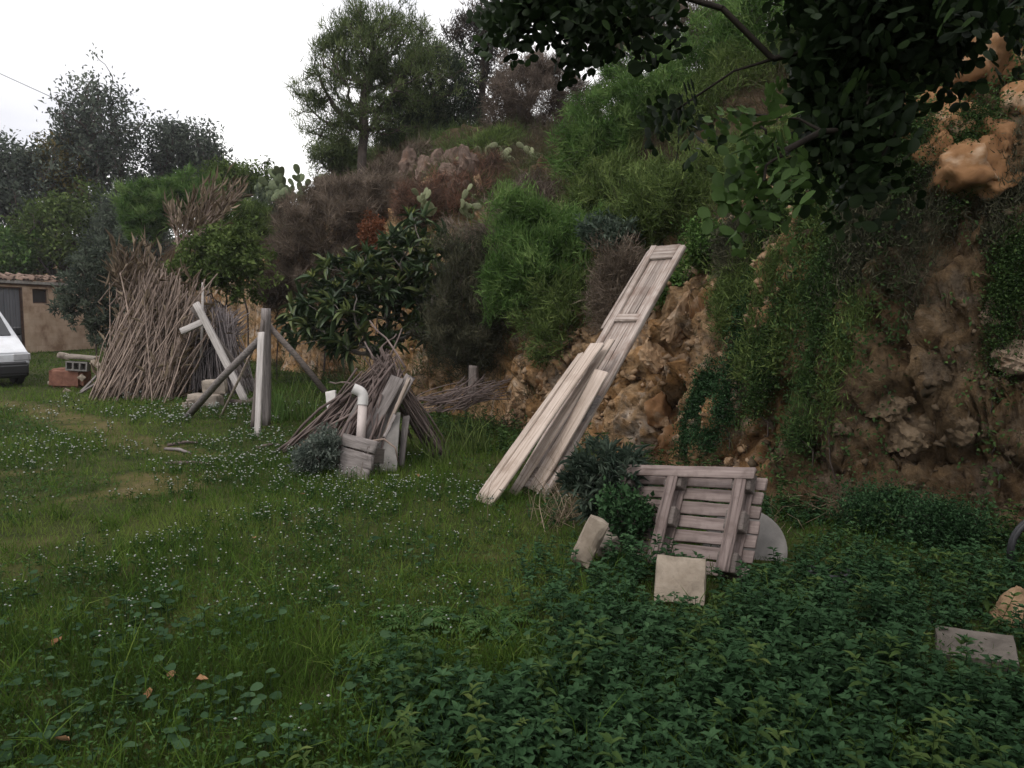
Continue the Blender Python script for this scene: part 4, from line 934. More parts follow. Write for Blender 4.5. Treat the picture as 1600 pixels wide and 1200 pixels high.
# concrete disc
bm = bmesh.new(); bmesh.ops.create_cone(bm, segments=48, radius1=.27, radius2=.27, depth=.06, cap_ends=True); bmesh.ops.bevel(bm, geom=[e for e in bm.edges if len(e.link_faces) == 2 and abs(e.verts[0].co.z - e.verts[1].co.z) < .01], offset=.012, segments=2, affect='EDGES')
dc = at(1163, 858, 4.98)
tag(link('concrete_disc', bm_mesh('concrete_disc', bm), M['concrete'], None, Matrix.Translation(dc) @ Matrix.Rotation(R(-20), 4, 'Z') @ Matrix.Rotation(R(62), 4, 'X')), 'round grey concrete disc leaning behind the pallet', 'disc')
stone('stone_slab', 'flat grey stone slab lying among the weeds', 1524, 1022, .34, .26, .11, (R(10), R(-4), R(-30)), 'stone_grey', Y=3.5, seed=9, chip=.010)
o = link('boulder', rock_mesh('boulder', 71, 4), M['rock_tan'], None, Matrix.Translation(at(1592, 960, 3.95)) @ Matrix.Diagonal((.34, .3, .34, 1))); tag(o, 'mossy tan boulder above the flat stone slab', 'rock')
# coiled hose and black pipes
hp = at(1618, 862, 4.6); th = np.linspace(0, 4 * math.pi, 60)
V, F = tube(np.stack([hp[0] + .05 * np.cos(th) * 0 + .20 * np.cos(th), hp[1] + .02 * th / 6, hp[2] + .22 * np.sin(th)], 1) + np.array([.06, 0, 0]), .016, 8)
tag(link('hose_coil', np_mesh('hose_coil', V, F, smooth=True), M['black_plastic']), 'coil of dark plastic pipe hanging at the rock face', 'pipe')
hp = at(1292, 925, 4.5); th = np.linspace(0, 6 * math.pi, 90)
V, F = tube(np.stack([hp[0] + .12 * np.cos(th), hp[1] + .12 * np.sin(th), hp[2] + .008 * th + .01 * np.sin(th * 1.3)], 1), .011, 8)
tag(link('hose_coil', np_mesh('hose_coil', V, F, smooth=True), M['steel_wire']), 'small coil of dark hose lying in the weeds beside the pallet', 'hose')

# ================================================================== STICK PILE WITH PIPE AND BOARDS
sp_base = gnd(565, 745)
AP = at(598, 562, 8.15)                                         # where the sticks lean together
sticks = empty('stick_pile', (AP[0], AP[1], 0), 'leaning heap of brown sticks piled to a point on the lawn', 'stick pile')
rs_ = np.random.default_rng(21)
def stick_mesh(name, L, r0, seed, bend=.03, k=6):
    q_ = np.random.default_rng(seed); t_ = np.linspace(0, 1, 6); P_ = np.stack([t_ * L, bend * L * np.sin(t_ * 3.1 + q_.random()) * q_.normal(), bend * L * np.sin(t_ * 4 + q_.random() * 6) * q_.normal()], 1); P_[1:-1] += q_.normal(size=(4, 3)) * .006
    V, F = tube(P_, r0 * np.linspace(1, .65, 6), k); return np_mesh(name, V, F, smooth=True)
STK = [stick_mesh('stick', 1.0, .0125, 200 + i, .05) for i in range(8)]
for me in STK: me.materials.append(M['twig'])
M['stick'] = grain_mat('peeled_stick', [(.3, (.065, .048, .045)), (.7, (.20, .155, .14))], 10, (.3, 1, 1), bump=.2)
for me in STK: me.materials[0] = M['stick']
def put_stick(parent, b, t_, thick=1.0, meshes=STK):
    v, L = to_dir(b, t_); Mx = frame(b, v, [rs_.normal(), rs_.normal(), .3]) @ Matrix.Diagonal((L, thick, thick, 1))
    return link('stick', meshes[rs_.integers(len(meshes))], None, parent, Mx)
for k in range(95):                                             # the long flank
    f = rs_.random(); b = gnd(428 + 118 * f + rs_.normal() * 6, 704 + 40 * f); ap = AP + np.array([rs_.normal() * .07 + .10 * (f - .5), rs_.normal() * .08, rs_.uniform(-.28, .03)])
    v = nrm(ap - b); put_stick(sticks, b + np.array([0, 0, .01]) + np.array([.25 * (rs_.random()), .22 * rs_.random(), .12 * rs_.random()]) * (f + .3), ap + v * rs_.uniform(-.25, .14), rs_.uniform(.7, 1.6))
for k in range(34):                                             # the far side
    b = gnd(690 + rs_.normal() * 8, 712 + rs_.normal() * 5); ap = AP + rs_.normal(size=3) * [.06, .06, .06]; v = nrm(ap - b); put_stick(sticks, b, ap + v * rs_.uniform(-.1, .08), rs_.uniform(.6, 1.3))
for k in range(26):
    b = gnd(560 + rs_.uniform(0, 110), 690 + rs_.normal() * 4); ap = AP + rs_.normal(size=3) * [.08, .06, .06]; put_stick(sticks, b, ap, rs_.uniform(.6, 1.2))
for (a_, b_) in [((632, 575, 8.0), (580, 500, 8.4)), ((585, 590, 8.1), (632, 515, 8.3)), ((590, 560, 8.1), (568, 535, 8.3)), ((600, 555, 8.2), (612, 520, 8.4)), ((560, 612, 8.2), (515, 590, 8.5))]:
    put_stick(sticks, at(*a_), at(*b_), 1.0)
WB = 'boards in the stick heap'
def px_board(name, label, p0, p1, w, th, mat, seed, facing=(-.3, -1, .5), cat='board', group=None, rag=.02):
    a_, b_ = at(*p0), at(*p1); v, L = to_dir(a_, b_); wv = nrm(np.cross(v, facing)); return lone_board(name, label, a_, L, w, th, mat, v, wv, seed, cat, group, .006, rag)
px_board('board', 'wide grey board lying up the stick heap behind the drainpipe', (565, 690, 7.75), (622, 590, 7.95), .15, .022, 'wood_grey', 41, group=WB)
px_board('board', 'grey board at the peak of the stick heap', (600, 668, 7.9), (640, 588, 8.05), .11, .02, 'wood_grey', 42, group=WB)
px_board('board', 'thin pale board edge on over the dark hollow of the heap', (588, 700, 7.8), (640, 592, 7.9), .03, .025, 'wood_pale', 43, group=WB)
px_board('board', 'short grey batten under the drainpipe elbow', (535, 680, 7.9), (572, 615, 8.0), .06, .02, 'wood_grey', 44, group=WB)
px_board('board', 'dark board standing at the open end of the heap', (628, 728, 7.85), (634, 650, 8.0), .07, .02, 'wood_grey', 45, group=WB)
px_board('board', 'small grey offcut leaning on the plain panel', (600, 682, 7.6), (618, 650, 7.7), .04, .015, 'wood_grey', 46, group=WB)
pp = gnd(603, 738); 
px_board('panel', 'plain grey panel standing at the foot of the stick heap', (600, 738, 7.65), (606, 645, 7.95), .27, .018, 'concrete', 47, facing=(-.1, -1, .2), cat='panel', rag=.006)
# weathered plank crate end and a stone in front of the heap
cr_ = empty('crate', gnd(552, 748), 'broken weathered plank crate standing before the drainpipe', 'crate')
c0 = gnd(545, 748); cd = nrm(np.array([.86, -.42, 0])); cu = nrm(np.array([.16, .22, 1.0]))
for k, (z0, w, L) in enumerate([(.08, .17, .32), (.235, .15, .38), (.385, .13, .40)]):
    o = c0 + cu * z0 - cd * (.13 + .02 * k); link('plank', board_mesh('plank', L, w - .008, .03, .004, .03, 60 + k), M['wood_grey'], cr_, frame(o, nrm(cd + np.array([0, 0, -.16])), cu))
cs = nrm(np.cross(cu, cd)); cs = cs if cs[1] > 0 else -cs
for k, z0 in enumerate((.10, .26)):
    o = c0 + cu * z0 + cd * (.13 + .035 * k) ; link('side_plank', board_mesh('side_plank', .28, .15, .025, .003, .02, 66 + k), M['wood_dark'], cr_, frame(o, cs, cu))
stone('stone', 'rough stone resting behind the broken crate', 512, 672, .2, .16, .13, (R(10), R(20), R(30)), 'limestone_old', 'stone', Y=7.75, seed=12, chip=.05, zc=1, lift=.3)
stone('stone', 'pale broken rubble stone at the tail of the stick heap', 476, 662, .22, .18, .2, (R(10), R(-30), R(10)), 'limestone', 'stone', Y=8.75, seed=13, chip=.06, zc=1, lift=.1)
M['white_board'] = plain_mat('white_plastic', (.5, .48, .45), .5)
px_board('plastic_panel', 'white plastic panel end poking out behind the stick heap', (522, 655, 8.6), (517, 611, 8.7), .12, .04, 'white_board', 49, facing=(-.2, -1, .1), cat='panel', rag=.0)
# drainpipe with elbow
M['pvc'] = plain_mat('white_pvc', (.52, .45, .42), .5); M['pvc_new'] = plain_mat('clean_white_pvc', (.6, .58, .56), .45)
p0, p1 = at(562, 712, 7.62), at(567, 628, 7.72)
pipe = empty('drainpipe', p0, 'short white plastic drainpipe with elbow standing in the stick heap', 'pipe')
V, F = tube([p0, p0 * .5 + p1 * .5, p1], .046, 18); link('pipe', np_mesh('pipe', V, F, smooth=True), M['pvc'], pipe)
up_ = nrm(p1 - p0); lf = nrm(np.array([-1, -.25, .12])); e0 = p1 - up_ * .03; el = [e0 + up_ * .0, e0 + up_ * .07] + [e0 + up_ * .07 + up_ * .075 * math.sin(a) + lf * .075 * (1 - math.cos(a)) for a in np.linspace(.25, R(78), 6)]; el += [el[-1] + nrm(el[-1] - el[-2]) * .05]
V, F = tube(el, .054, 18, cap=False); V2, F2 = tube(el, .046, 18, cap=False)
link('elbow', np_mesh('elbow', *merge([(V, F), (V2, [f[:, ::-1] for f in F2])]), smooth=True), M['pvc_new'], pipe)
# curved stick lying over the panel
V, F = tube([at(575, 690, 7.4), at(600, 686, 7.4), at(618, 700, 7.4), at(622, 722, 7.45)], [.011, .011, .009, .006], 6)
tag(link('bent_stick', np_mesh('bent_stick', V, F, smooth=True), M['cane_brown']), 'pale bent stick across the plain grey panel', 'stick')

# twig heap and stump under the dark bush
tw = empty('twig_heap', gnd(735, 640), 'low heap of thin brown twigs under the dark columnar bush', 'twig heap')
for k in range(70):
    a_ = at(rs_.uniform(640, 730), rs_.uniform(618, 645), 9.9 + rs_.normal() * .15); b_ = at(rs_.uniform(720, 800), rs_.uniform(585, 625), 10.1 + rs_.normal() * .2); put_stick(tw, a_, b_, rs_.uniform(.4, .9))
px_board('post', 'short brown post standing behind the twig heap', (738, 625, 10.7), (741, 572, 10.75), .12, .1, 'wood_dark', 55, cat='post')

# ================================================================== POSTS
pf = empty('braced_post', gnd(404, 682), 'upright timber post with pale plank and two slanting braces', 'post')
def fpart(name, p0, p1, w, th, mat, seed, facing=(-.2, -1, 0)):
    a_, b_ = at(*p0), at(*p1); v, L = to_dir(a_, b_); return link(name, board_mesh(name, L, w, th, .004, .006, seed), M[mat], pf, frame(a_, v, np.cross(v, facing)))
g_ = gnd(402, 683); fpart('plank', (402, 685, g_[1]), (408, 519, g_[1] + .25), .085, .03, 'wood_white', 81)
fpart('post', (416, 664, 10.75), (416, 482, 10.75), .10, .09, 'wood_grey', 82)
fpart('post', (395, 668, 10.6), (411, 500, 10.62), .05, .05, 'wood_dark', 83)
def fpole(name, p0, p1, r0, mat):
    V, F = tube([at(*p0), (at(*p0) + at(*p1)) / 2 + np.array([0, 0, .03]), at(*p1)], [r0, r0 * .95, r0 * .9], 8); return link(name, np_mesh(name, V, F, smooth=True), M[mat], pf)
gp = gnd(292, 651); fpole('brace', (292, 652, gp[1]), (408, 528, 10.75), .055, 'wood_grey')
fpole('brace', (508, 612, 10.9), (419, 508, 10.8), .045, 'wood_dark')
def pole(name, label, p0, p1, r0, mat, cat='stick'):
    V, F = tube([at(*p0), (at(*p0) + at(*p1)) / 2 + np.array([.01, 0, .015]), at(*p1)], [r0, r0 * .95, r0 * .85], 8); return tag(link(name, np_mesh(name, V, F, smooth=True), M[mat]), label, cat)
gp = gnd(344, 652); pole('stick', 'thin pale stick leaning behind the slanting brace', (344, 653, gp[1]), (396, 545, 11.0), .02, 'wood_pale')
# white timber frame leaning on the reeds
wf = empty('timber_frame', gnd(386, 628), 'bleached white timber with short crosspiece leaning on the reeds', 'timber frame')
gp = gnd(386, 629); a_, b_ = at(386, 631, gp[1]), at(306, 474, gp[1] + .35); v, L = to_dir(a_, b_)
link('leg', board_mesh('leg', L, .12, .07, .004, .004, 91), M['wood_white'], wf, frame(a_, v, np.cross(v, (-.2, -1, .2))))
a2, b2_ = at(283, 518, gp[1] + .3), at(318, 503, gp[1] + .33); v, L = to_dir(a2, b2_); link('crosspiece', board_mesh('crosspiece', L, .12, .06, .003, .004, 92), M['wood_white'], wf, frame(a2, v, np.cross(v, (-.2, -1, .2))))
a2, b2_ = at(385, 590, gp[1] + .5), at(300, 480, gp[1] + .5); v, L = to_dir(a2, b2_); link('leg', board_mesh('leg', L, .09, .06, .003, .004, 93), M['wood_dark'], wf, frame(a2, v, np.cross(v, (-.2, -1, .2))))
pole('pole', 'thin upright white pole behind the timber frame', (314, 560, 14.9), (317, 441, 14.9), .028, 'wood_white', 'pole')
SB = 'stone blocks under the brace'
stone('stone_block', 'grey stone block lying on another block beneath the slanting brace', 336, 617, .40, .22, .26, (0, R(-3), R(8)), 'limestone_old', group=SB, Y=13.3, seed=21, zc=1, lift=.33)
stone('stone_block', 'lower stone block half sunk in grass beneath the slanting brace', 322, 636, .55, .3, .26, (0, R(2), R(-5)), 'limestone_old', group=SB, Y=13.2, seed=22, zc=1, lift=.09)
stone('stone', 'rounded stone beside the lower stone block', 299, 638, .26, .22, .2, (0, 0, R(40)), 'limestone_old', 'stone', Y=13.0, seed=23, chip=.09, zc=1, lift=.05)
V, F = tube([gnd(356, 632), gnd(388, 634), gnd(392, 628) + [.1, 0, .02]], .06, 7)
tag(link('log', np_mesh('log', V + [0, 0, .04], F, smooth=True), M['bark']), 'short brown log beside the foot of the white timber', 'log')

# ================================================================== REED STACKS
def cane_pair(name, L, r0, seed): return stick_mesh(name, L, r0, seed, .02, 5)
def reeds(name, label, mat, n_part, n_stuff, sampler, leafn, seed, loc):
    o = empty(name, loc, label, 'reed stack'); r = np.random.default_rng(seed)
    CN = [stick_mesh('cane', 1.0, .012, 300 + seed * 9 + i, .045, 5) for i in range(6)]
    for me in CN: me.materials.append(M[mat])
    for k in range(n_part):
        b, t_ = sampler(r, True); v, L = to_dir(b, t_); link('cane', CN[r.integers(6)], None, o, frame(b, v, [r.normal(), r.normal(), .3]) @ Matrix.Diagonal((L, r.uniform(.8, 1.5), r.uniform(.8, 1.5), 1)))
    B, T_ = zip(*[sampler(r, False) for _ in range(n_stuff)]); B, T_ = np.array(B), np.array(T_); mid = (B + T_) / 2 + r.normal(size=B.shape) * .05
    V1, F1 = segs(B, mid, .012, .011, 5); V2, F2 = segs(mid, T_, .011, .007, 5)
    V, F = merge([(V1, F1), (V2, F2)]); c_ = link('canes', np_mesh('canes', V - np.asarray(loc), F, smooth=True), M[mat], o); c_.matrix_basis = Matrix.Identity(4); c_['kind'] = 'stuff'
    if leafn:
        f = r.random(leafn); i = r.integers(len(B), size=leafn); P_ = B[i] * (1 - f[:, None]) + T_[i] * f[:, None] + r.normal(size=(leafn, 3)) * .08
        D = nrm(nrm(T_[i] - B[i]) + rdir(leafn, r) * .8); V, F, q_ = leaves(P_, D, rdir(leafn, r), r.uniform(.15, .45, leafn), .022, 'lens', .05, .25)
        c_ = link('dry_leaves', np_mesh('dry_leaves', V - np.asarray(loc), F, np.repeat(r.random(leafn), q_)), M['lf_dry'], o); c_.matrix_basis = Matrix.Identity(4); c_['kind'] = 'stuff'
    return o
def s_brown(r, front):
    f = r.random(); g = gnd(140 + 130 * f, 624 + r.normal() * 2); g = g + np.array([0, (0 if front else r.random() * 1.0), 0])
    t_ = at(218 + 95 * f + r.normal() * 18, 462 + 36 * f + r.normal() * 26, g[1] + .6 + .5 * r.random())
    if r.random() < .22: t_ = at(250 + r.normal() * 30, 418 + r.random() * 46, g[1] + .8)
    return g, t_
def s_grey(r, front):
    f = r.random(); g = gnd(255 + 128 * f, 616 + r.normal() * 2); g = g + np.array([0, (.15 if front else .15 + r.random() * .8), 0])
    if r.random() < .2: return gnd(185 + 90 * f, 618), at(330 + 60 * r.random(), 480 + 40 * r.random(), g[1] + .6)
    t_ = at(318 + 90 * (f - .5) * .75 + r.normal() * 8, 476 + 26 * abs(f - .5) * 2 + r.normal() * 10, g[1] + .45)
    return g, t_
reeds('reed_stack', 'tangled brown reeds stacked in a broad leaning sheaf', 'cane_brown', 230, 420, s_brown, 2600, 1, gnd(205, 624))
reeds('reed_stack', 'grey canes stacked upright in a tent shape behind the white timber', 'cane_grey', 210, 420, s_grey, 120, 2, gnd(325, 618))
# dry cane plumes standing behind
def plume(label, px, py, Y, tops, n, seed, base_w=14):
    r = np.random.default_rng(seed); b = at(px, py, Y); b[2] = max(b[2], float(T(b[0:1], b[1:2])[0]) - .1)
    o = empty('dry_cane_clump', b, label, 'dry canes', 'dry cane clumps'); B = []; T_ = []
    for k in range(n):
        tx, ty = tops[r.integers(len(tops))]; B.append(at(px + r.normal() * base_w, py + r.normal() * 5, Y + r.normal() * .2)); T_.append(at(tx + r.normal() * 9, ty + r.normal() * 12, Y + r.normal() * .4))
    B, T_ = np.array(B), np.array(T_); mid = (B + T_) / 2 + r.normal(size=B.shape) * .06
    V, F = merge([segs(B, mid, .014, .012, 5), segs(mid, T_, .012, .006, 5)]); c_ = link('canes', np_mesh('canes', V - b, F, smooth=True), M['cane_brown'], o); c_.matrix_basis = Matrix.Identity(4)
    m_ = n * 9; i = r.integers(n, size=m_); f = .3 + .7 * r.random(m_); P_ = B[i] * (1 - f[:, None]) + T_[i] * f[:, None]; D = nrm(nrm(T_[i] - B[i]) + rdir(m_, r) * .45)
    V, F, q_ = leaves(P_, D, rdir(m_, r), r.uniform(.15, .45, m_), .013, 'lens', .05, .2); c_ = link('dry_leaves', np_mesh('dry_leaves', V - b, F, np.repeat(r.random(m_), q_)), M['lf_dry'], o); c_.matrix_basis = Matrix.Identity(4)
plume('fan of tall dry canes standing above the fruit tree', 295, 385, 17.4, [(325, 290), (345, 305), (310, 330), (370, 300), (355, 330), (335, 320)], 60, 1)
plume('narrow spike of dry cane rising out of the olive tree', 280, 380, 17.6, [(272, 328), (268, 325)], 10, 2, 4)
plume('dry canes bristling from the top of the brown reed sheaf', 205, 470, 15.4, [(192, 395), (185, 420), (212, 400), (250, 430), (225, 385)], 46, 3, 20)

# ================================================================== RUBBLE BY THE VAN
RB = 'rubble beside the reed sheaf'
M['brick'] = grain_mat('red_clay', [(.3, (.11, .05, .035)), (.7, (.24, .115, .08))], 6, None, bump=.4)
rb_ = gnd(120, 604)
stone('brick_pile_stone', 'large red earth stone under the hollow concrete block', 110, 592, .72, .5, .42, (0, R(2), R(5)), 'brick', 'stone', RB, 31, 16.9, .2, .08, 1)
hb = empty('hollow_block', at(122, 572, 16.7), 'hollow concrete block with three holes on the rubble heap', 'concrete block', RB)
bm = bmesh.new(); 
for z in (-.085, .085): box_bm(.44, .2, .03, .004, (0, 0, z), bm)
for x in (-.205, -.068, .068, .205): box_bm(.03, .198, .139, 0, (x, 0, 0), bm)
link('shell', bm_mesh('shell', bm), M['concrete'], hb, Matrix.Translation(hb.location) @ Matrix.Rotation(R(4), 4, 'Y') @ Matrix.Rotation(R(8), 4, 'Z'))
bm = box_bm(.38, .02, .13, 0, (0, .08, 0)); link('back_web', bm_mesh('back_web', bm), M['wood_dark'], hb, Matrix.Translation(hb.location) @ Matrix.Rotation(R(4), 4, 'Y') @ Matrix.Rotation(R(8), 4, 'Z'))
stone('stone_slab', 'thin dark slab lying across the hollow block', 128, 558, .62, .4, .05, (R(5), R(6), R(10)), 'limestone_old', 'slab', RB, 33, 16.8)
stone('stone_block', 'pale block at the end of the rubble heap nearest the garage', 100, 556, .26, .2, .14, (0, R(15), R(20)), 'limestone_old', 'stone block', RB, 34, 17.3)
stone('stone_block', 'small pale block tilted beside the hollow block', 150, 569, .24, .16, .12, (0, R(35), R(10)), 'limestone', 'stone block', RB, 35, 16.6)
stone('tile_piece', 'white square tile piece leaning on the red stone', 128, 590, .15, .05, .15, (0, R(45), R(10)), 'limestone', 'tile', RB, 36, 16.4)
stone('tile_piece', 'pale square tile piece lying in the grass before the rubble', 104, 612, .15, .05, .15, (R(30), R(40), R(20)), 'limestone', 'tile', RB, 37, 15.7)
stone('stone', 'small white stone in the grass beside the rubble heap', 78, 598, .1, .1, .09, (0, 0, 0), 'limestone', 'stone', RB, 38, 17.0)
for k, (a_, b_) in enumerate([((128, 612, 15.6), (160, 576, 16.2)), ((140, 606, 15.7), (168, 585, 16.0)), ((118, 618, 15.2), (150, 600, 15.6))]):
    px_board('batten', ['grey batten slanting from the grass onto the rubble heap', 'short grey batten beside the red stone', 'low grey batten lying before the brown reed sheaf'][k], a_, b_, .06, .03, 'wood_grey', 150 + k, group='battens at the rubble heap')

# sticks lying on the lawn
for k, (x0, y0, x1, y1, lab) in enumerate([(262, 698, 310, 694, 'dark stick lying flat in the lawn above a pale one'), (258, 704, 298, 711, 'pale stick lying flat in the worn grass'), (398, 703, 440, 697, 'short curved stick at the tail of the stick heap'), (258, 727, 335, 729, 'long thin dark stick lying in the lawn flowers')]):
    a_, b_ = gnd(x0, y0), gnd(x1, y1); V, F = tube([a_ + [0, 0, .02], (a_ + b_) / 2 + [0, .03, .035], b_ + [0, 0, .02]], [.018, .02, .012], 6)
    tag(link('stick', np_mesh('stick', V, F, smooth=True), M['cane_grey' if k == 1 else 'stick']), lab, 'stick', 'sticks on the lawn')

# overhead cable, strung between poles outside the view
V, F = tube([at(-900, -300, 40), at(-300, 20, 40), at(0, 115, 40), at(88, 155, 40), at(170, 190, 42), at(260, 235, 44)], .016, 5)
tag(link('overhead_cable', np_mesh('overhead_cable', V, F), M['steel_wire']), 'thin overhead cable running down to the tall loose tree', 'cable')

# ================================================================== PLANTS ON THE LAWN'S EDGE
def small_plant(px, py, Y, blobs, label, lmat, n, k, L, W, name='plant', cat='plant', **kw):
    b = at(px, py, Y); b[2] = float(T(b[0:1], b[1:2])[0])
    return plant(name, label, cat, b, [blob(*e, Y) for e in blobs], n, k, L, W, lmat, 'twig', r_tip=.0025, **kw)
small_plant(497, 742, 7.45, [(497, 708, 32, 26), (480, 725, 26, 18), (512, 695, 20, 20)], 'silvery feathery shrub in front of the stick heap', 'lf_grey', 120, 34, .045, .012, spread=.025, up=.4, out=.7, name='shrub', cat='shrub')
small_plant(950, 830, 5.35, [(955, 725, 44, 30), (920, 745, 34, 30), (985, 745, 26, 34), (940, 770, 40, 34)], 'grey green spurge with long narrow leaves beside the pallet', 'lf_spurge', 95, 26, .085, .016, spread=.02, up=.25, out=.9, name='spurge_plant', kind='lens', along=.5)
small_plant(985, 850, 5.0, [(985, 810, 34, 34), (965, 790, 24, 24)], 'small leaved green weed climbing over the pallet edge', 'lf_weed', 110, 22, .035, .022, spread=.03, name='weed')
# dry grass beside the boards
def tuft(px, py, Y, n, L, lmat, label, name, cat, lean=(0, 0, 1), sp=.06, W=.006, seed=0, spread=.9, group=None):
    r = np.random.default_rng(seed + 900); b = at(px, py, Y); b[2] = float(T(b[0:1], b[1:2])[0])
    P_ = b + r.normal(size=(n, 3)) * [sp, sp, .01]; D = nrm(np.array(lean) + r.normal(size=(n, 3)) * spread * .5)
    V, F, q_ = leaves(P_, D, rdir(n, r), L * r.uniform(.5, 1.2, n), W, 'blade', .05, .35)
    o = link(name, np_mesh(name, V, F, np.repeat(r.random(n), q_)), M[lmat]); return tag(o, label, cat, group)
tuft(900, 735, 6.6, 260, .55, 'lf_dry', 'dry brown grass tuft hanging beside the leaning boards', 'dry_grass_tuft', 'grass tuft', (.25, -.2, .8), .12, .006, 1, 1.3)
tuft(880, 800, 5.9, 160, .35, 'lf_dry', 'low dry grass tuft at the foot of the short wide board', 'dry_grass_tuft', 'grass tuft', (.1, -.2, .8), .12, .006, 2, 1.2)
tuft(735, 705, 8.8, 70, .5, 'lf_mid', 'tall green grass tuft beside the bank foot', 'grass_tuft', 'grass tuft', (0, -.1, 1), .12, .012, 3, .5)
tuft(690, 735, 8.0, 50, .45, 'lf_mid', 'green grass tuft at the open end of the stick heap', 'grass_tuft', 'grass tuft', (0, -.1, 1), .1, .012, 4, .6)
tuft(440, 635, 11.5, 90, .6, 'lf_green', 'green grass tuft behind the post frame', 'grass_tuft', 'grass tuft', (0, -.1, 1), .2, .016, 5, .6)
tuft(470, 640, 12.0, 90, .7, 'lf_mid', 'tall grass tuft under the slanting dark brace', 'grass_tuft', 'grass tuft', (0, -.1, 1), .25, .016, 6, .6)
for i, (px, py, Y, n) in enumerate([(1025, 470, 8.0, 60), (1200, 690, 5.8, 60), (1090, 600, 6.6, 50), (1330, 660, 5.8, 70), (1450, 760, 5.4, 60)]):
    tuft(px, py, Y, n, .3, 'lf_dry', ['wisp of dry grass beside the leaning door', 'wisp of dry grass over the pallet', 'wisp of dry grass on the orange rock', 'dry grass on the middle of the rock face', 'dry grass low on the rock face above the leafy bushes'][i], 'dry_grass_tuft', 'grass tuft', (-.3, -.5, .3), .12, .005, 20 + i, 1.3, 'dry grass on the bank')
# bare hanging branch across the rock face
V, F = tube([at(1375, 465, 6.6), at(1410, 500, 6.4), at(1440, 540, 6.2), at(1462, 590, 6.1)], [.008, .008, .006, .004], 5)
tag(link('hanging_branch', np_mesh('hanging_branch', V, F), M['bark_pale']), 'thin pale bare branch hanging across the rock face', 'branch')
M['lf_clover'] = leaf_mat('lawn_leaves', (.022, .052, .015), (.046, .100, .028), (.082, .140, .046), tl=.2)
# thistles with feather leaves
def thistle(px, py, label, seed, L=.23):
    r = np.random.default_rng(seed); b = gnd(px, py); parts = []; tn = []
    o = empty('thistle', b, label, 'thistle', 'thistles in the lawn')
    for k in range(9):
        a = k / 9 * 6.28 + r.normal() * .2; h = np.array([math.cos(a), math.sin(a), 0]); t_ = np.linspace(.05, 1, 12); sp_ = b + h * (t_ * L)[:, None] + np.array([0, 0, 1]) * (L * .9 * t_ * (1 - .75 * t_))[:, None]
        sd = np.cross(h, [0, 0, 1]); idx = np.repeat(np.arange(12), 2); sg = np.tile([1, -1], 12)[:, None]
        D = nrm(sd * sg + nrm(np.gradient(sp_, axis=0))[idx] * .7); V, F, q_ = leaves(sp_[idx], D, np.tile([0, 0, 1.], (24, 1)) + r.normal(size=(24, 3)) * .2, .085 * (1.05 - t_[idx] * .7), .018); parts.append((V, F)); tn.append(np.repeat(r.random(24) * .6 + .4, q_))
        V, F = segs(sp_[:-1], sp_[1:], .004, .003, 4); 
        link('leaf_rib', np_mesh('leaf_rib', V - b, F), M['lf_mid'], o).matrix_basis = Matrix.Identity(4)
    V, F = merge(parts); link('leaf', np_mesh('leaf', V - b, F, np.concatenate(tn)), M['lf_clover'], o).matrix_basis = Matrix.Identity(4)
thistle(648, 985, 'feather leaved thistle with arching fronds in the lawn', 1); thistle(770, 985, 'smaller feather leaved thistle among the weeds', 2, .2); thistle(590, 1030, 'low thistle at the edge of the weeds', 3, .18)

# ================================================================== GROUND COVER (nobody could count it)
def weed_mask(x, y):
    """1 where the tall leafy weeds grow: along the foot of the bank and over the near corner"""
    s, u = foot_st(x, y); a = gnd(740, 1200)[:2]; b = gnd(885, 865)[:2]; d = b - a; nn_ = np.array([d[1], -d[0]]) / np.linalg.norm(d)
    side = (x - a[0]) * nn_[0] + (y - a[1]) * nn_[1]
    near = sstep(-.45, .45, side +  (fbm(P3(x * 1.5, y * 1.5, 8.), 3) - .5) * 1.5) * (y < 6.2) * (.55 + .45 * sstep(.35, .5, fbm(P3(x * 2.2, y * 2.2, 14.), 3)))
    strip = sstep(-.75, -.2, s + (fbm(P3(x, y, 2.), 3) - .5) * .6) * (y > 5)
    return np.maximum(near, strip * .8)
def polar(n, r0, r1, half, power=1.0, r=rng):
    """points round the viewer's side of the yard, denser where near"""
    u = r.random(n); rad = r0 * (r1 / r0) ** (u ** power); th = np.where(r.random(n) < .86, r.uniform(-half, half, n), np.where(r.random(n) < .5, 1, -1) * r.uniform(half, half + R(20), n))
    return rad * np.sin(th), rad * np.cos(th)
HALF = R(42)
def clear(x, y): return T(x, y) < G(x, y) + .05
M['grass'] = leaf_mat('grass_blades', (.035, .066, .012), (.076, .140, .022), (.140, .195, .042), tl=.3)
x, y = polar(300000, 1.6, 42, HALF, .92); k = (y > .4) & clear(x, y); x, y = x[k], y[k]
bn = bare(x, y); wm = weed_mask(x, y); k = rng.random(len(x)) > np.maximum(bn * .95, wm * .55); x, y, bn = x[k], y[k], bn[k]
dist = np.hypot(x, y); tall = .35 + 1.3 * sstep(.42, .68, fbm(P3(x * .9, y * .9, 6.), 4)) + .25 * rng.random(len(x))
hgt = (.035 + .055 * tall) * rng.uniform(.6, 1.3, len(x)) * (1 - .5 * bn); wid = np.maximum(.0035, dist * .00062) * rng.uniform(.8, 1.4, len(x))
D = nrm(np.stack([rng.normal(size=len(x)) * .45, rng.normal(size=len(x)) * .45, np.ones(len(x))], 1))
tint = np.clip(.5 + 1.9 * (fbm(P3(x * .7, y * .7, 12.), 4) - .5) + .9 * (fbm(P3(x * 3.1, y * 3.1, 2.), 3) - .5) + .2 * rng.normal(size=len(x)) + .2 * bn, 0, 1)
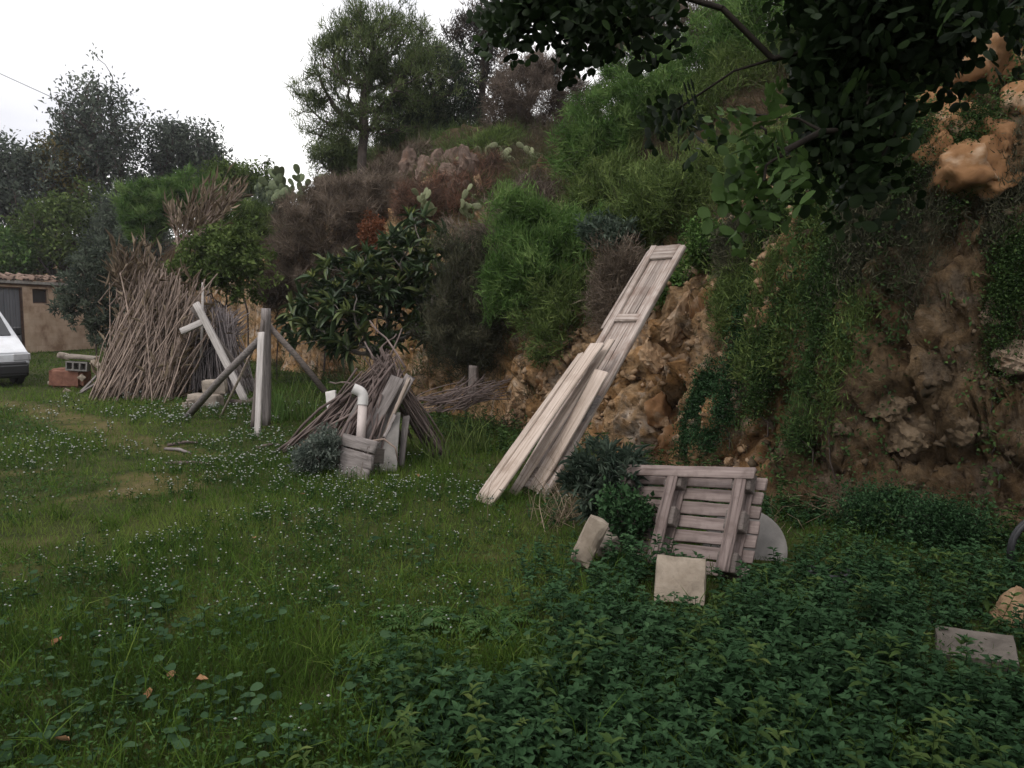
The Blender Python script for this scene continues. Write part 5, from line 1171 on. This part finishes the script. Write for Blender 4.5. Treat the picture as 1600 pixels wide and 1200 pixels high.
nr = dist < 5.5; Va, Fa, qa = leaves(P3(x, y, G(x, y) - .005)[nr], D[nr], rdir(int(nr.sum())), hgt[nr], wid[nr], 'blade', .05, .3)
Vb, Fb, qb = leaves(P3(x, y, G(x, y) - .005)[~nr], D[~nr], rdir(int((~nr).sum())), hgt[~nr], wid[~nr] * 1.3, 'tri', .05, .3)
V, F = merge([(Va, Fa), (Vb, Fb)])
tag(link('grass', np_mesh('grass', V, F, np.concatenate([np.repeat(tint[nr], qa), np.repeat(tint[~nr], qb)])), M['grass']), 'short uneven green grass covering the yard', 'grass', kind='stuff')

# low broad leaves mixed into the lawn (clover, dock seedlings)
x, y = polar(58000, 1.9, 16, HALF, .9); k = clear(x, y) & (bare(x, y) < .45) & (fbm(P3(x * 1.2, y * 1.2, 20.), 3) > .47 - .14 * sstep(-1.4, -.2, x) * (y < 5.5)); x, y = x[k], y[k]; n_ = len(x)
D = nrm(np.stack([rng.normal(size=n_), rng.normal(size=n_), rng.uniform(.1, .8, n_)], 1)); dist = np.hypot(x, y)
V, F, q_ = leaves(P3(x, y, G(x, y) + rng.uniform(.01, .07, n_)), D, np.tile([0, 0, 1.], (n_, 1)) + rdir(n_) * .5, np.maximum(.02, dist * .0035) * rng.uniform(.7, 1.5, n_), np.maximum(.013, dist * .0022), 'lens', .1, .1)
tag(link('lawn_weeds', np_mesh('lawn_weeds', V, F, np.repeat(rng.random(n_), q_)), M['lf_clover']), 'small broad weed leaves mixed through the lawn', 'weeds', kind='stuff')

# leafy weeds: upright stems with leaf pairs
def weeds(x, y, z, h, name, label, lmat, seed, L=.043, W=.025, per=14, kind='ovate'):
    r = np.random.default_rng(seed); n_ = len(x); base = P3(x, y, z); lean = nrm(np.stack([r.normal(size=n_) * .22, r.normal(size=n_) * .22, np.ones(n_)], 1)); tip = base + lean * h[:, None]
    V1, F1 = segs(base, tip, .0028, .0015, 3)
    i = np.repeat(np.arange(n_), per); f = np.tile(np.concatenate([np.linspace(.3, .93, per - 4), np.full(4, 1.0)]), n_); P_ = base[i] + (tip - base)[i] * f[:, None]
    az = np.tile(np.arange(per) * 2.4, n_) + np.repeat(r.random(n_) * 6.28, per) + r.normal(size=len(i)) * .3
    el = np.tile(np.concatenate([np.linspace(-.05, .3, per - 4), np.full(4, .55)]), n_) + r.normal(size=len(i)) * .2
    D = np.stack([np.cos(az), np.sin(az), el], 1); Ls = L * (1.25 - .55 * f) * r.uniform(.7, 1.3, len(i)) * np.repeat(.6 + .4 * h / h.mean(), per)
    V2, F2, q_ = leaves(P_, D, np.tile([0, 0, 1.], (len(i), 1)) + rdir(len(i), r) * .25, Ls, W * Ls / L, kind, .10, .22)
    t2 = np.clip(np.repeat(r.random(n_), per) * .55 + f * .3 + r.normal(size=len(i)) * .1, 0, 1)
    V, F = merge([(V1, F1), (V2, F2)]); o = link(name, np_mesh(name, V, F, np.concatenate([np.full(len(V1), .2), np.repeat(t2, q_)])), M[lmat]); return tag(o, label, 'weeds', kind='stuff')
x, y = polar(15500, 1.7, 7.5, HALF, .8); k = (rng.random(len(x)) < weed_mask(x, y)) & clear(x, y) & (x > -1.2); x, y = x[k], y[k]
for (cx, cy_, rr_) in [(BR[0] - .15, BR[1] - .02, .16), (at(1063, 905, 4.2)[0], 4.12, .27), (at(918, 846, 4.75)[0], 4.66, .17), (at(1535, 1018, 3.5)[0], 3.36, .3), (at(1592, 960, 3.95)[0], 3.85, .22)]:
    k = np.hypot(x - cx, y - cy_) > rr_; x, y = x[k], y[k]
# nothing grows up through the pallet's face
rel = np.stack([x, y, np.zeros(len(x))], 1) - pO; pu_ = rel @ pu; k = ~((pu_ > -.05) & (pu_ < PW) & (y > (pO + pu * 0)[1] + pu[1] * pu_ - .10) & (y < 5.6)); x, y = x[k], y[k]
hh = rng.uniform(.05, .19, len(x)) * (.25 + 1.5 * fbm(P3(x * 1.3, y * 1.3, 30.), 3)); hh = np.where(y > 6, hh * .8, hh)
k = np.hypot(x, y) < 2.9; weeds(x[k], y[k], G(x[k], y[k]) - .01, hh[k], 'leafy_weeds', 'dense leafy weeds filling the near corner of the yard', 'lf_weed', 41)
weeds(x[~k], y[~k], G(x[~k], y[~k]) - .01, hh[~k], 'leafy_weeds', 'dense leafy weeds round the pallet and at the rock face foot', 'lf_weed', 43, kind='lens')
print('weeds', len(x))
x, y = polar(9000, 6.0, 24, HALF, .9); s_, u_ = foot_st(x, y); k = (s_ > -1.1) & (s_ < .25) & (rng.random(len(x)) < .8); x, y = x[k], y[k]
weeds(x, y, T(x, y) - .01, rng.uniform(.12, .34, len(x)), 'bank_weeds', 'leafy green weeds along the foot of the bank', 'lf_ivy', 42, .06, .032, 12, 'lens')
# a second, taller and yellower kind stands here and there among them, with coarse grass
x, y = polar(850, 1.9, 7.0, HALF, .8); k = (rng.random(len(x)) < weed_mask(x, y) * .6) & clear(x, y); x, y = x[k], y[k]
rel = np.stack([x, y, np.zeros(len(x))], 1) - pO; pu_ = rel @ pu; k = ~((pu_ > -.1) & (pu_ < PW + .1) & (y > 3.6) & (y < 5.7)); x, y = x[k], y[k]
M['lf_tallweed'] = leaf_mat('tall_weed_leaves', (.030, .055, .016), (.062, .105, .030), (.115, .150, .045), tl=.25)
weeds(x, y, G(x, y) - .01, rng.uniform(.14, .30, len(x)), 'tall_weeds', 'scattered taller yellowish weeds among the leafy weeds', 'lf_tallweed', 44, .060, .026, 16)
x, y = polar(900, 1.9, 9.0, HALF, .9); k = clear(x, y) & (bare(x, y) < .3) & (x < 1.5); x, y = x[k], y[k]; n_ = len(x); i = np.repeat(np.arange(n_), 16)
V, F, q_ = leaves(P3(x, y, G(x, y))[i] + rng.normal(size=(len(i), 3)) * [.03, .03, 0], nrm(rng.normal(size=(len(i), 3)) * .5 + [0, 0, .8]), rdir(len(i)), rng.uniform(.08, .22, len(i)) * np.repeat(rng.uniform(.5, 1.3, n_), 16), .006, 'blade', .05, .45)
tag(link('grass_tufts', np_mesh('grass_tufts', V, F, np.repeat(np.clip(np.repeat(rng.random(n_), 16) * .8 + rng.normal(size=len(i)) * .15, 0, 1), q_)), M['grass']), 'taller coarse grass tufts dotted over the lawn', 'grass', kind='stuff')
# mallow: big round leaves in patches
cx, cy_, cr2 = [], [], []
for (px, py, rad, n_) in [(240, 975, .35, 46), (120, 1010, .5, 60), (330, 1010, .3, 26), (210, 1110, .3, 30), (60, 1120, .4, 40), (360, 1110, .2, 24), (160, 1170, .25, 26), (290, 1150, .25, 20), (30, 960, .5, 40), (660, 880, .25, 12), (700, 1010, .3, 16), (830, 1180, .2, 16), (520, 960, .4, 16), (900, 1060, .3, 14), (1010, 1040, .3, 16), (440, 1180, .2, 16), (620, 1130, .3, 14), (640, 850, .4, 20)]:
    c = gnd(px, py); r_ = rad * np.sqrt(rng.random(n_)); a = rng.uniform(0, 6.28, n_); cx.append(c[0] + r_ * np.cos(a)); cy_.append(c[1] + r_ * np.sin(a))
x, y = np.concatenate(cx), np.concatenate(cy_); n_ = len(x); az = rng.uniform(0, 6.28, n_); hz = rng.uniform(.03, .11, n_) * np.where(x > 0, 1.8, 1)
D = np.stack([np.cos(az), np.sin(az), rng.uniform(-.2, .25, n_)], 1); Pm = P3(x, y, G(x, y) + hz); Lm = rng.uniform(.022, .058, n_)
V, F, q_ = leaves(Pm, D, np.tile([0, 0, 1.], (n_, 1)) + rdir(n_) * .35, Lm, Lm * 1.1, 'round', .16, .05)
V1, F1 = segs(P3(x, y, G(x, y)), Pm, .003, .002, 3); V, F = merge([(V, F), (V1, F1)])
M['lf_mallow'] = leaf_mat('mallow_leaves', (.018, .042, .018), (.034, .070, .030), (.055, .10, .045), tl=.15)
tag(link('mallow_leaves', np_mesh('mallow_leaves', V, F, np.concatenate([np.repeat(rng.random(n_), q_), np.full(len(V1), .4)])), M['lf_mallow']), 'round lobed mallow leaves in patches on the near lawn', 'weeds', kind='stuff')

# white flowers in drifts
fx, fy = [], []
def drift(px, py, rad, n_, sq=1.0):
    c = gnd(px, py); m_ = max(2, n_ // 9); qx, qy = c[0] + rng.normal(size=m_) * rad, c[1] + rng.normal(size=m_) * rad * sq; j = rng.integers(m_, size=n_); sg = rng.uniform(.03, .13, m_)[j]; fx.append(qx[j] + rng.normal(size=n_) * sg); fy.append(qy[j] + rng.normal(size=n_) * sg)
for a_ in [(60, 705, .7, 240), (100, 720, .4, 90), (340, 655, .9, 330), (300, 648, .7, 200), (390, 690, .6, 200), (460, 735, .5, 280), (520, 755, .45, 260), (430, 725, .5, 180), (330, 742, .35, 120), (570, 775, .6, 200), (600, 800, .6, 180), (640, 760, .5, 110), (500, 800, .9, 200), (560, 850, .6, 130), (260, 862, .55, 90), (180, 905, .4, 80), (140, 925, .3, 50), (300, 905, .7, 80), (420, 870, .8, 110), (230, 770, .5, 40), (80, 660, 1.2, 80), (200, 640, 1.2, 80), (450, 960, .6, 40), (650, 930, .5, 22), (560, 1000, .6, 16), (40, 900, .5, 40), (330, 970, .5, 30)]: drift(*a_)
x, y = np.concatenate(fx), np.concatenate(fy); k = clear(x, y); x, y = x[k], y[k]; n_ = len(x)
hz = rng.uniform(.05, .16, n_); C_ = P3(x, y, G(x, y) + hz); k = rng.random(n_) < .75; x, y, hz, C_ = x[k], y[k], hz[k], C_[k]; n_ = len(x); rr_ = np.clip(np.hypot(x, y) * .0013, .007, .018) * rng.uniform(.6, 1.3, n_)
oc = np.array([(1, 0, 0), (0, 1, 0), (-1, 0, 0), (0, -1, 0), (0, 0, .6), (0, 0, -.5)]); of = np.array([(0, 1, 4), (1, 2, 4), (2, 3, 4), (3, 0, 4), (1, 0, 5), (2, 1, 5), (3, 2, 5), (0, 3, 5)])
ro = rdir(n_) * .25
V = (C_[:, None] + oc[None] * rr_[:, None, None] + ro[:, None] * rr_[:, None, None]).reshape(-1, 3); F = (np.arange(n_) * 6)[:, None, None] + of[None]
M['petal'] = leaf_mat('white_petals', (.30, .32, .29), (.52, .53, .50), tl=.2)
tag(link('white_flowers', np_mesh('white_flowers', V, F.reshape(-1, 3), np.repeat(rng.random(n_), 6)), M['petal']), 'tiny white flowers scattered in drifts over the lawn', 'flowers', kind='stuff')
V, F = segs(P3(x, y, G(x, y)), C_, .0022, .0014, 3)
m_ = n_ * 4; i = np.repeat(np.arange(n_), 4); V2, F2, q_ = leaves(P3(x[i], y[i], G(x[i], y[i]) + hz[i] * rng.random(m_)), np.stack([rng.normal(size=m_), rng.normal(size=m_), rng.random(m_)], 1), np.tile([0, 0, 1.], (m_, 1)) + rdir(m_) * .4, rng.uniform(.02, .05, m_), .010)
V, F = merge([(V, F), (V2, F2)])
tag(link('flower_stems', np_mesh('flower_stems', V, F, np.concatenate([np.full(n_ * 6, .4), np.repeat(rng.random(m_), q_)])), M['lf_clover']), 'thin stems and leaves of the white flowers', 'stems', kind='stuff')

# scrub rooted all over the bank
M['scrub'] = leaf_mat('bank_scrub', (.085, .062, .044), (.070, .078, .034), (.085, .135, .038), tl=.2)
x, y = polar(78000, 4.5, 45, R(46), 1.0); s_, u_ = foot_st(x, y); gz = fbm(P3(x * .8, y * .8, 15.), 4)
k = (s_ > .15) & (s_ < 9) & (rng.random(len(x)) < np.where((s_ < 1.4) & (u_ < 6.3), sstep(.47, .62, gz) * np.where(u_ > 4.6, .12, .6), .35 + .65 * sstep(.35, .6, gz))) ; x, y, s_ = x[k], y[k], s_[k]
nt = len(x); per = 9; i = np.repeat(np.arange(nt), per); dist = np.hypot(x, y)[i]
P_ = P3(x, y, T(x, y))[i] + rng.normal(size=(len(i), 3)) * [.07, .07, .04]; D = nrm(rng.normal(size=(len(i), 3)) * .6 + [-.25, -.15, .8])
hue = np.clip(fbm(P3(x * .6, y * .6, 25.), 4) * 2.2 - .6, 0, 1)
V, F, q_ = leaves(P_, D, rdir(len(i)), rng.uniform(.10, .34, len(i)) * (.7 + .9 * np.clip(dist / 15, 0, 1)), np.maximum(.007, dist * .0009), 'tri', .1, .2)
tag(link('bank_scrub', np_mesh('bank_scrub', V, F, np.repeat(np.clip(hue[i] + rng.normal(size=len(i)) * .18, 0, 1), q_)), M['scrub']), 'dry and green scrub covering the bank between the bushes', 'scrub', kind='stuff')
print('scrub', nt)

# ivy-like leaf patches that hug the near rock face
x, y = rng.uniform(.6, 6.5, 60000), rng.uniform(4.4, 11, 60000); s_, u_ = foot_st(x, y); gz = fbm(P3(x * 1.1, y * 1.1, 33.), 4) + .05 * sstep(.5, 2.5, s_)
k = (s_ > .05) & (s_ < 4) & (u_ < 4.75) & (rng.random(len(x)) < sstep(.45, .55, gz)); x, y = x[k], y[k]; b_ = P3(x, y, H(x, y)); b_ = b_ + hdisp(b_); n_ = len(x); i = np.repeat(np.arange(n_), 4)
P_ = b_[i] + rng.normal(size=(len(i), 3)) * .05 + np.array([-.05, -.05, .03]); D = nrm(rng.normal(size=(len(i), 3)) + [-.5, -.5, 0]); V, F, q_ = leaves(P_, D, np.tile([-.4, -.4, .8], (len(i), 1)) + rdir(len(i)) * .5, rng.uniform(.02, .055, len(i)), .022, 'lens', .12, .15)
tag(link('bank_ivy', np_mesh('bank_ivy', V, F, np.repeat(np.clip(fbm(P3(x * 2, y * 2, 3.), 3)[i] + rng.normal(size=len(i)) * .2, 0, 1), q_)), M['lf_ivy']), 'small leaved creeper patches hugging the near rock face', 'creeper', kind='stuff')
print('ivy', len(i))

# dead leaves on the lawn
DLM = [None]
def fallen(px, py, label, s, seed):
    r = np.random.default_rng(seed); c = gnd(px, py); V, F, _ = leaves(np.zeros((1, 3)), np.array([[1., 0, .1]]), np.array([[0, 0, 1.]]), s, s * .55, 'ovate', .22, -.1)
    V = np.concatenate([V, V - [0, 0, .003]]); F = np.concatenate([F, F[:, ::-1] + len(V) // 2])
    o = link('fallen_leaf', np_mesh('fallen_leaf', V, F, np.full(len(V), r.random())), M['lf_fallen'], None, Matrix.Translation((c[0], c[1], float(G(c[0], c[1])) + .055)) @ Matrix.Rotation(r.uniform(0, 6.28), 4, 'Z') @ Matrix.Rotation(r.normal() * .4, 4, 'X')); tag(o, label, 'leaf', 'fallen leaves on the lawn')
M['lf_fallen'] = leaf_mat('dead_leaf', (.22, .11, .055), (.36, .22, .12), tl=.1)
for k, (px, py, lab) in enumerate([(264, 1078, 'large curled tan dead leaf in the near grass'), (306, 1078, 'flat orange dead leaf in the near grass'), (232, 1108, 'yellow brown dead leaf among mallow leaves'), (82, 1022, 'tan dead leaf at the edge of the mallow'), (110, 1175, 'small brown dead leaf under the mallow'), (397, 853, 'yellow dead leaf in the middle of the lawn'), (657, 752, 'brown dead leaf standing in the lawn before the boards'), (470, 783, 'small yellow dead leaf near the white flowers')]):
    fallen(px, py, lab, .07 if k < 4 else .06, k)

# ================================================================== THE CAROB OVERHEAD
def carob():
    r = np.random.default_rng(77); base = np.array([4.6, 1.4, 0.0]); base[2] = float(T(base[0:1], base[1:2])[0])
    trunk = [base + np.array(v) for v in [(-.1, 0, .6), (-.25, -.1, 1.2), (-.5, -.2, 1.9), (-.8, -.3, 2.6), (-1.0, -.5, 3.2)]]
    # unseen crown, spread and thickened to shade bank and ground; sprays hang into view
    bl = [(np.array([1.2, .1, 3.5]), np.array([3.0, 2.2, .7])), (np.array([3.2, 1.2, 3.5]), np.array([2.4, 1.8, .8])), (np.array([2.5, -1.5, 4.4]), np.array([3.2, 2.6, 1.2])), (np.array([4.6, 3.2, 4.6]), np.array([2.6, 1.9, .9])), (np.array([0.0, .3, 3.3]), np.array([2.2, 1.6, .5]))]
    A = crown_pts(bl, 700, .4, .4, 5)
    el = (A[:, 2] - CAM_H) / np.maximum(A[:, 1], .05); A = A[(A[:, 1] < .3) | (el > .52)]
    S = []
    for (px, py, rx, ry, Y, n_) in [(830, -25, 46, 26, 2.9, 10), (900, -20, 60, 34, 2.7, 16), (960, -5, 50, 30, 2.5, 10), (1010, -10, 40, 20, 2.4, 7), (800, 5, 22, 22, 3.0, 4), (885, 30, 30, 20, 2.7, 3),
                              (1340, -10, 80, 50, 2.3, 34), (1440, -20, 80, 44, 2.2, 26), (1340, 70, 54, 46, 2.3, 26), (1300, 50, 30, 50, 2.4, 10), (1330, 150, 44, 40, 2.2, 16), (1320, 200, 26, 26, 2.2, 6), (1215, 240, 30, 30, 2.0, 3), (1480, 50, 60, 34, 2.4, 8), (1185, 190, 30, 16, 2.2, 2), (1190, 285, 20, 20, 2.0, 3), (1330, 265, 40, 22, 2.3, 4), (1080, 180, 40, 20, 2.5, 2), (1530, 20, 60, 24, 2.3, 5)]:
        q_ = rdir(n_, r) * (r.random((n_, 1)) ** .4); S.append(np.array([at(px + a * rx, py + b * ry, Y + c * .25) for a, b, c in q_]))
    A = np.concatenate([A] + S)
    Nn, par, cnt, tips = grow(base - [0, 0, .2], trunk, A, .3, 3)
    o = empty('carob_tree', base, 'dark carob tree whose leafy branches hang in from above', 'tree')
    rad = np.where(Nn[:, 2] > base[2] + 2.2, np.minimum(.0026 * cnt ** .42, .04), np.minimum(.0035 * cnt ** .55, .16)); rad[6:] = np.minimum(rad[6:], .009); i = np.arange(1, len(Nn)); V, F = segs(Nn[par[i]], Nn[i], np.minimum(rad[par[i]], rad[i] * 1.5), rad[i], 5)
    link('trunk', np_mesh('trunk', V - base, F, smooth=True), M['bark_dark'], o).matrix_basis = Matrix.Identity(4)
    # pinnate leaves: pairs of roundish leaflets on a stalk
    Pl, Dl, Nl, Ll, tt = [], [], [], [], []
    for t_ in tips:
        d0 = nrm(Nn[t_] - Nn[par[t_]]); nl = 6 if (Nn[t_][1] > 1.2) else 7
        for q_ in range(nl):
            st = Nn[par[t_]] + (Nn[t_] - Nn[par[t_]]) * r.uniform(.45, 1.0); ax = nrm(d0 * .5 + rdir(1, r)[0] * .9 + np.array([0, 0, -.25])); lit_spray = 1 if (.22 < Nn[t_][0] / max(Nn[t_][1], .1) < .39 and Nn[t_][1] > 1.5 and Nn[t_][2] < 2.15) else 0; sd = nrm(np.cross(ax, rdir(1, r)[0])); nn_ = np.cross(sd, ax); c = r.random()  # light painted in: sprays in this part of the view get lighter leaflets
            for j in range(4):
                pos = st + ax * (.03 + .035 * j) - np.array([0, 0, .006 * j * j])
                for sg in (1, -1):
                    Pl.append(pos); Dl.append(sd * sg + ax * .45 + r.normal(size=3) * .1); Nl.append(nn_ + r.normal(size=3) * .2); Ll.append(r.uniform(.026, .045)); tt.append(np.clip(c * .55 + r.random() * .25 + lit_spray * .5, 0, 1))
    Ll, Pl, Dl, Nl, tt = map(np.array, (Ll, Pl, Dl, Nl, tt)); iv = (Pl[:, 1] > .8) & ((Pl[:, 2] - CAM_H) / np.maximum(Pl[:, 1], .1) < .55)
    Va, Fa, qa = leaves(Pl[iv], Dl[iv], Nl[iv], Ll[iv], Ll[iv] * .78, 'round', .08, .05); Vb, Fb, qb = leaves(Pl[~iv], Dl[~iv], Nl[~iv], Ll[~iv] * 1.7, Ll[~iv] * 1.4, 'lens', .08, .05)  # unseen leaflets enlarged so the crown blocks more light
    V, F = merge([(Va, Fa), (Vb, Fb)]); tq = np.concatenate([np.repeat(tt[iv], qa), np.repeat(tt[~iv], qb)])
    link('crown', np_mesh('crown', V - base, F, tq), M['lf_carob'], o).matrix_basis = Matrix.Identity(4)
    print('carob leaflets', len(Pl))
carob()

# ================================================================== HAZE: thin even air round the whole place
bm = bmesh.new(); bmesh.ops.create_cube(bm, size=1.0); bmesh.ops.scale(bm, vec=(540, 440, 34), verts=bm.verts); bmesh.ops.translate(bm, vec=(0, 90, 15.5), verts=bm.verts)
m = bpy.data.materials.new('haze'); m.use_nodes = True; n, l = m.node_tree.nodes, m.node_tree.links; n.clear()
v = n.new('ShaderNodeVolumePrincipled'); v.inputs['Color'].default_value = (.93, .94, 1, 1); v.inputs['Density'].default_value = .0006; v.inputs['Anisotropy'].default_value = .2
o = n.new('ShaderNodeOutputMaterial'); l.new(v.outputs[0], o.inputs['Volume'])
hz_ = link('haze', bm_mesh('haze', bm), m); tag(hz_, 'thin pale evening haze in the air over the yard', 'haze', kind='stuff')
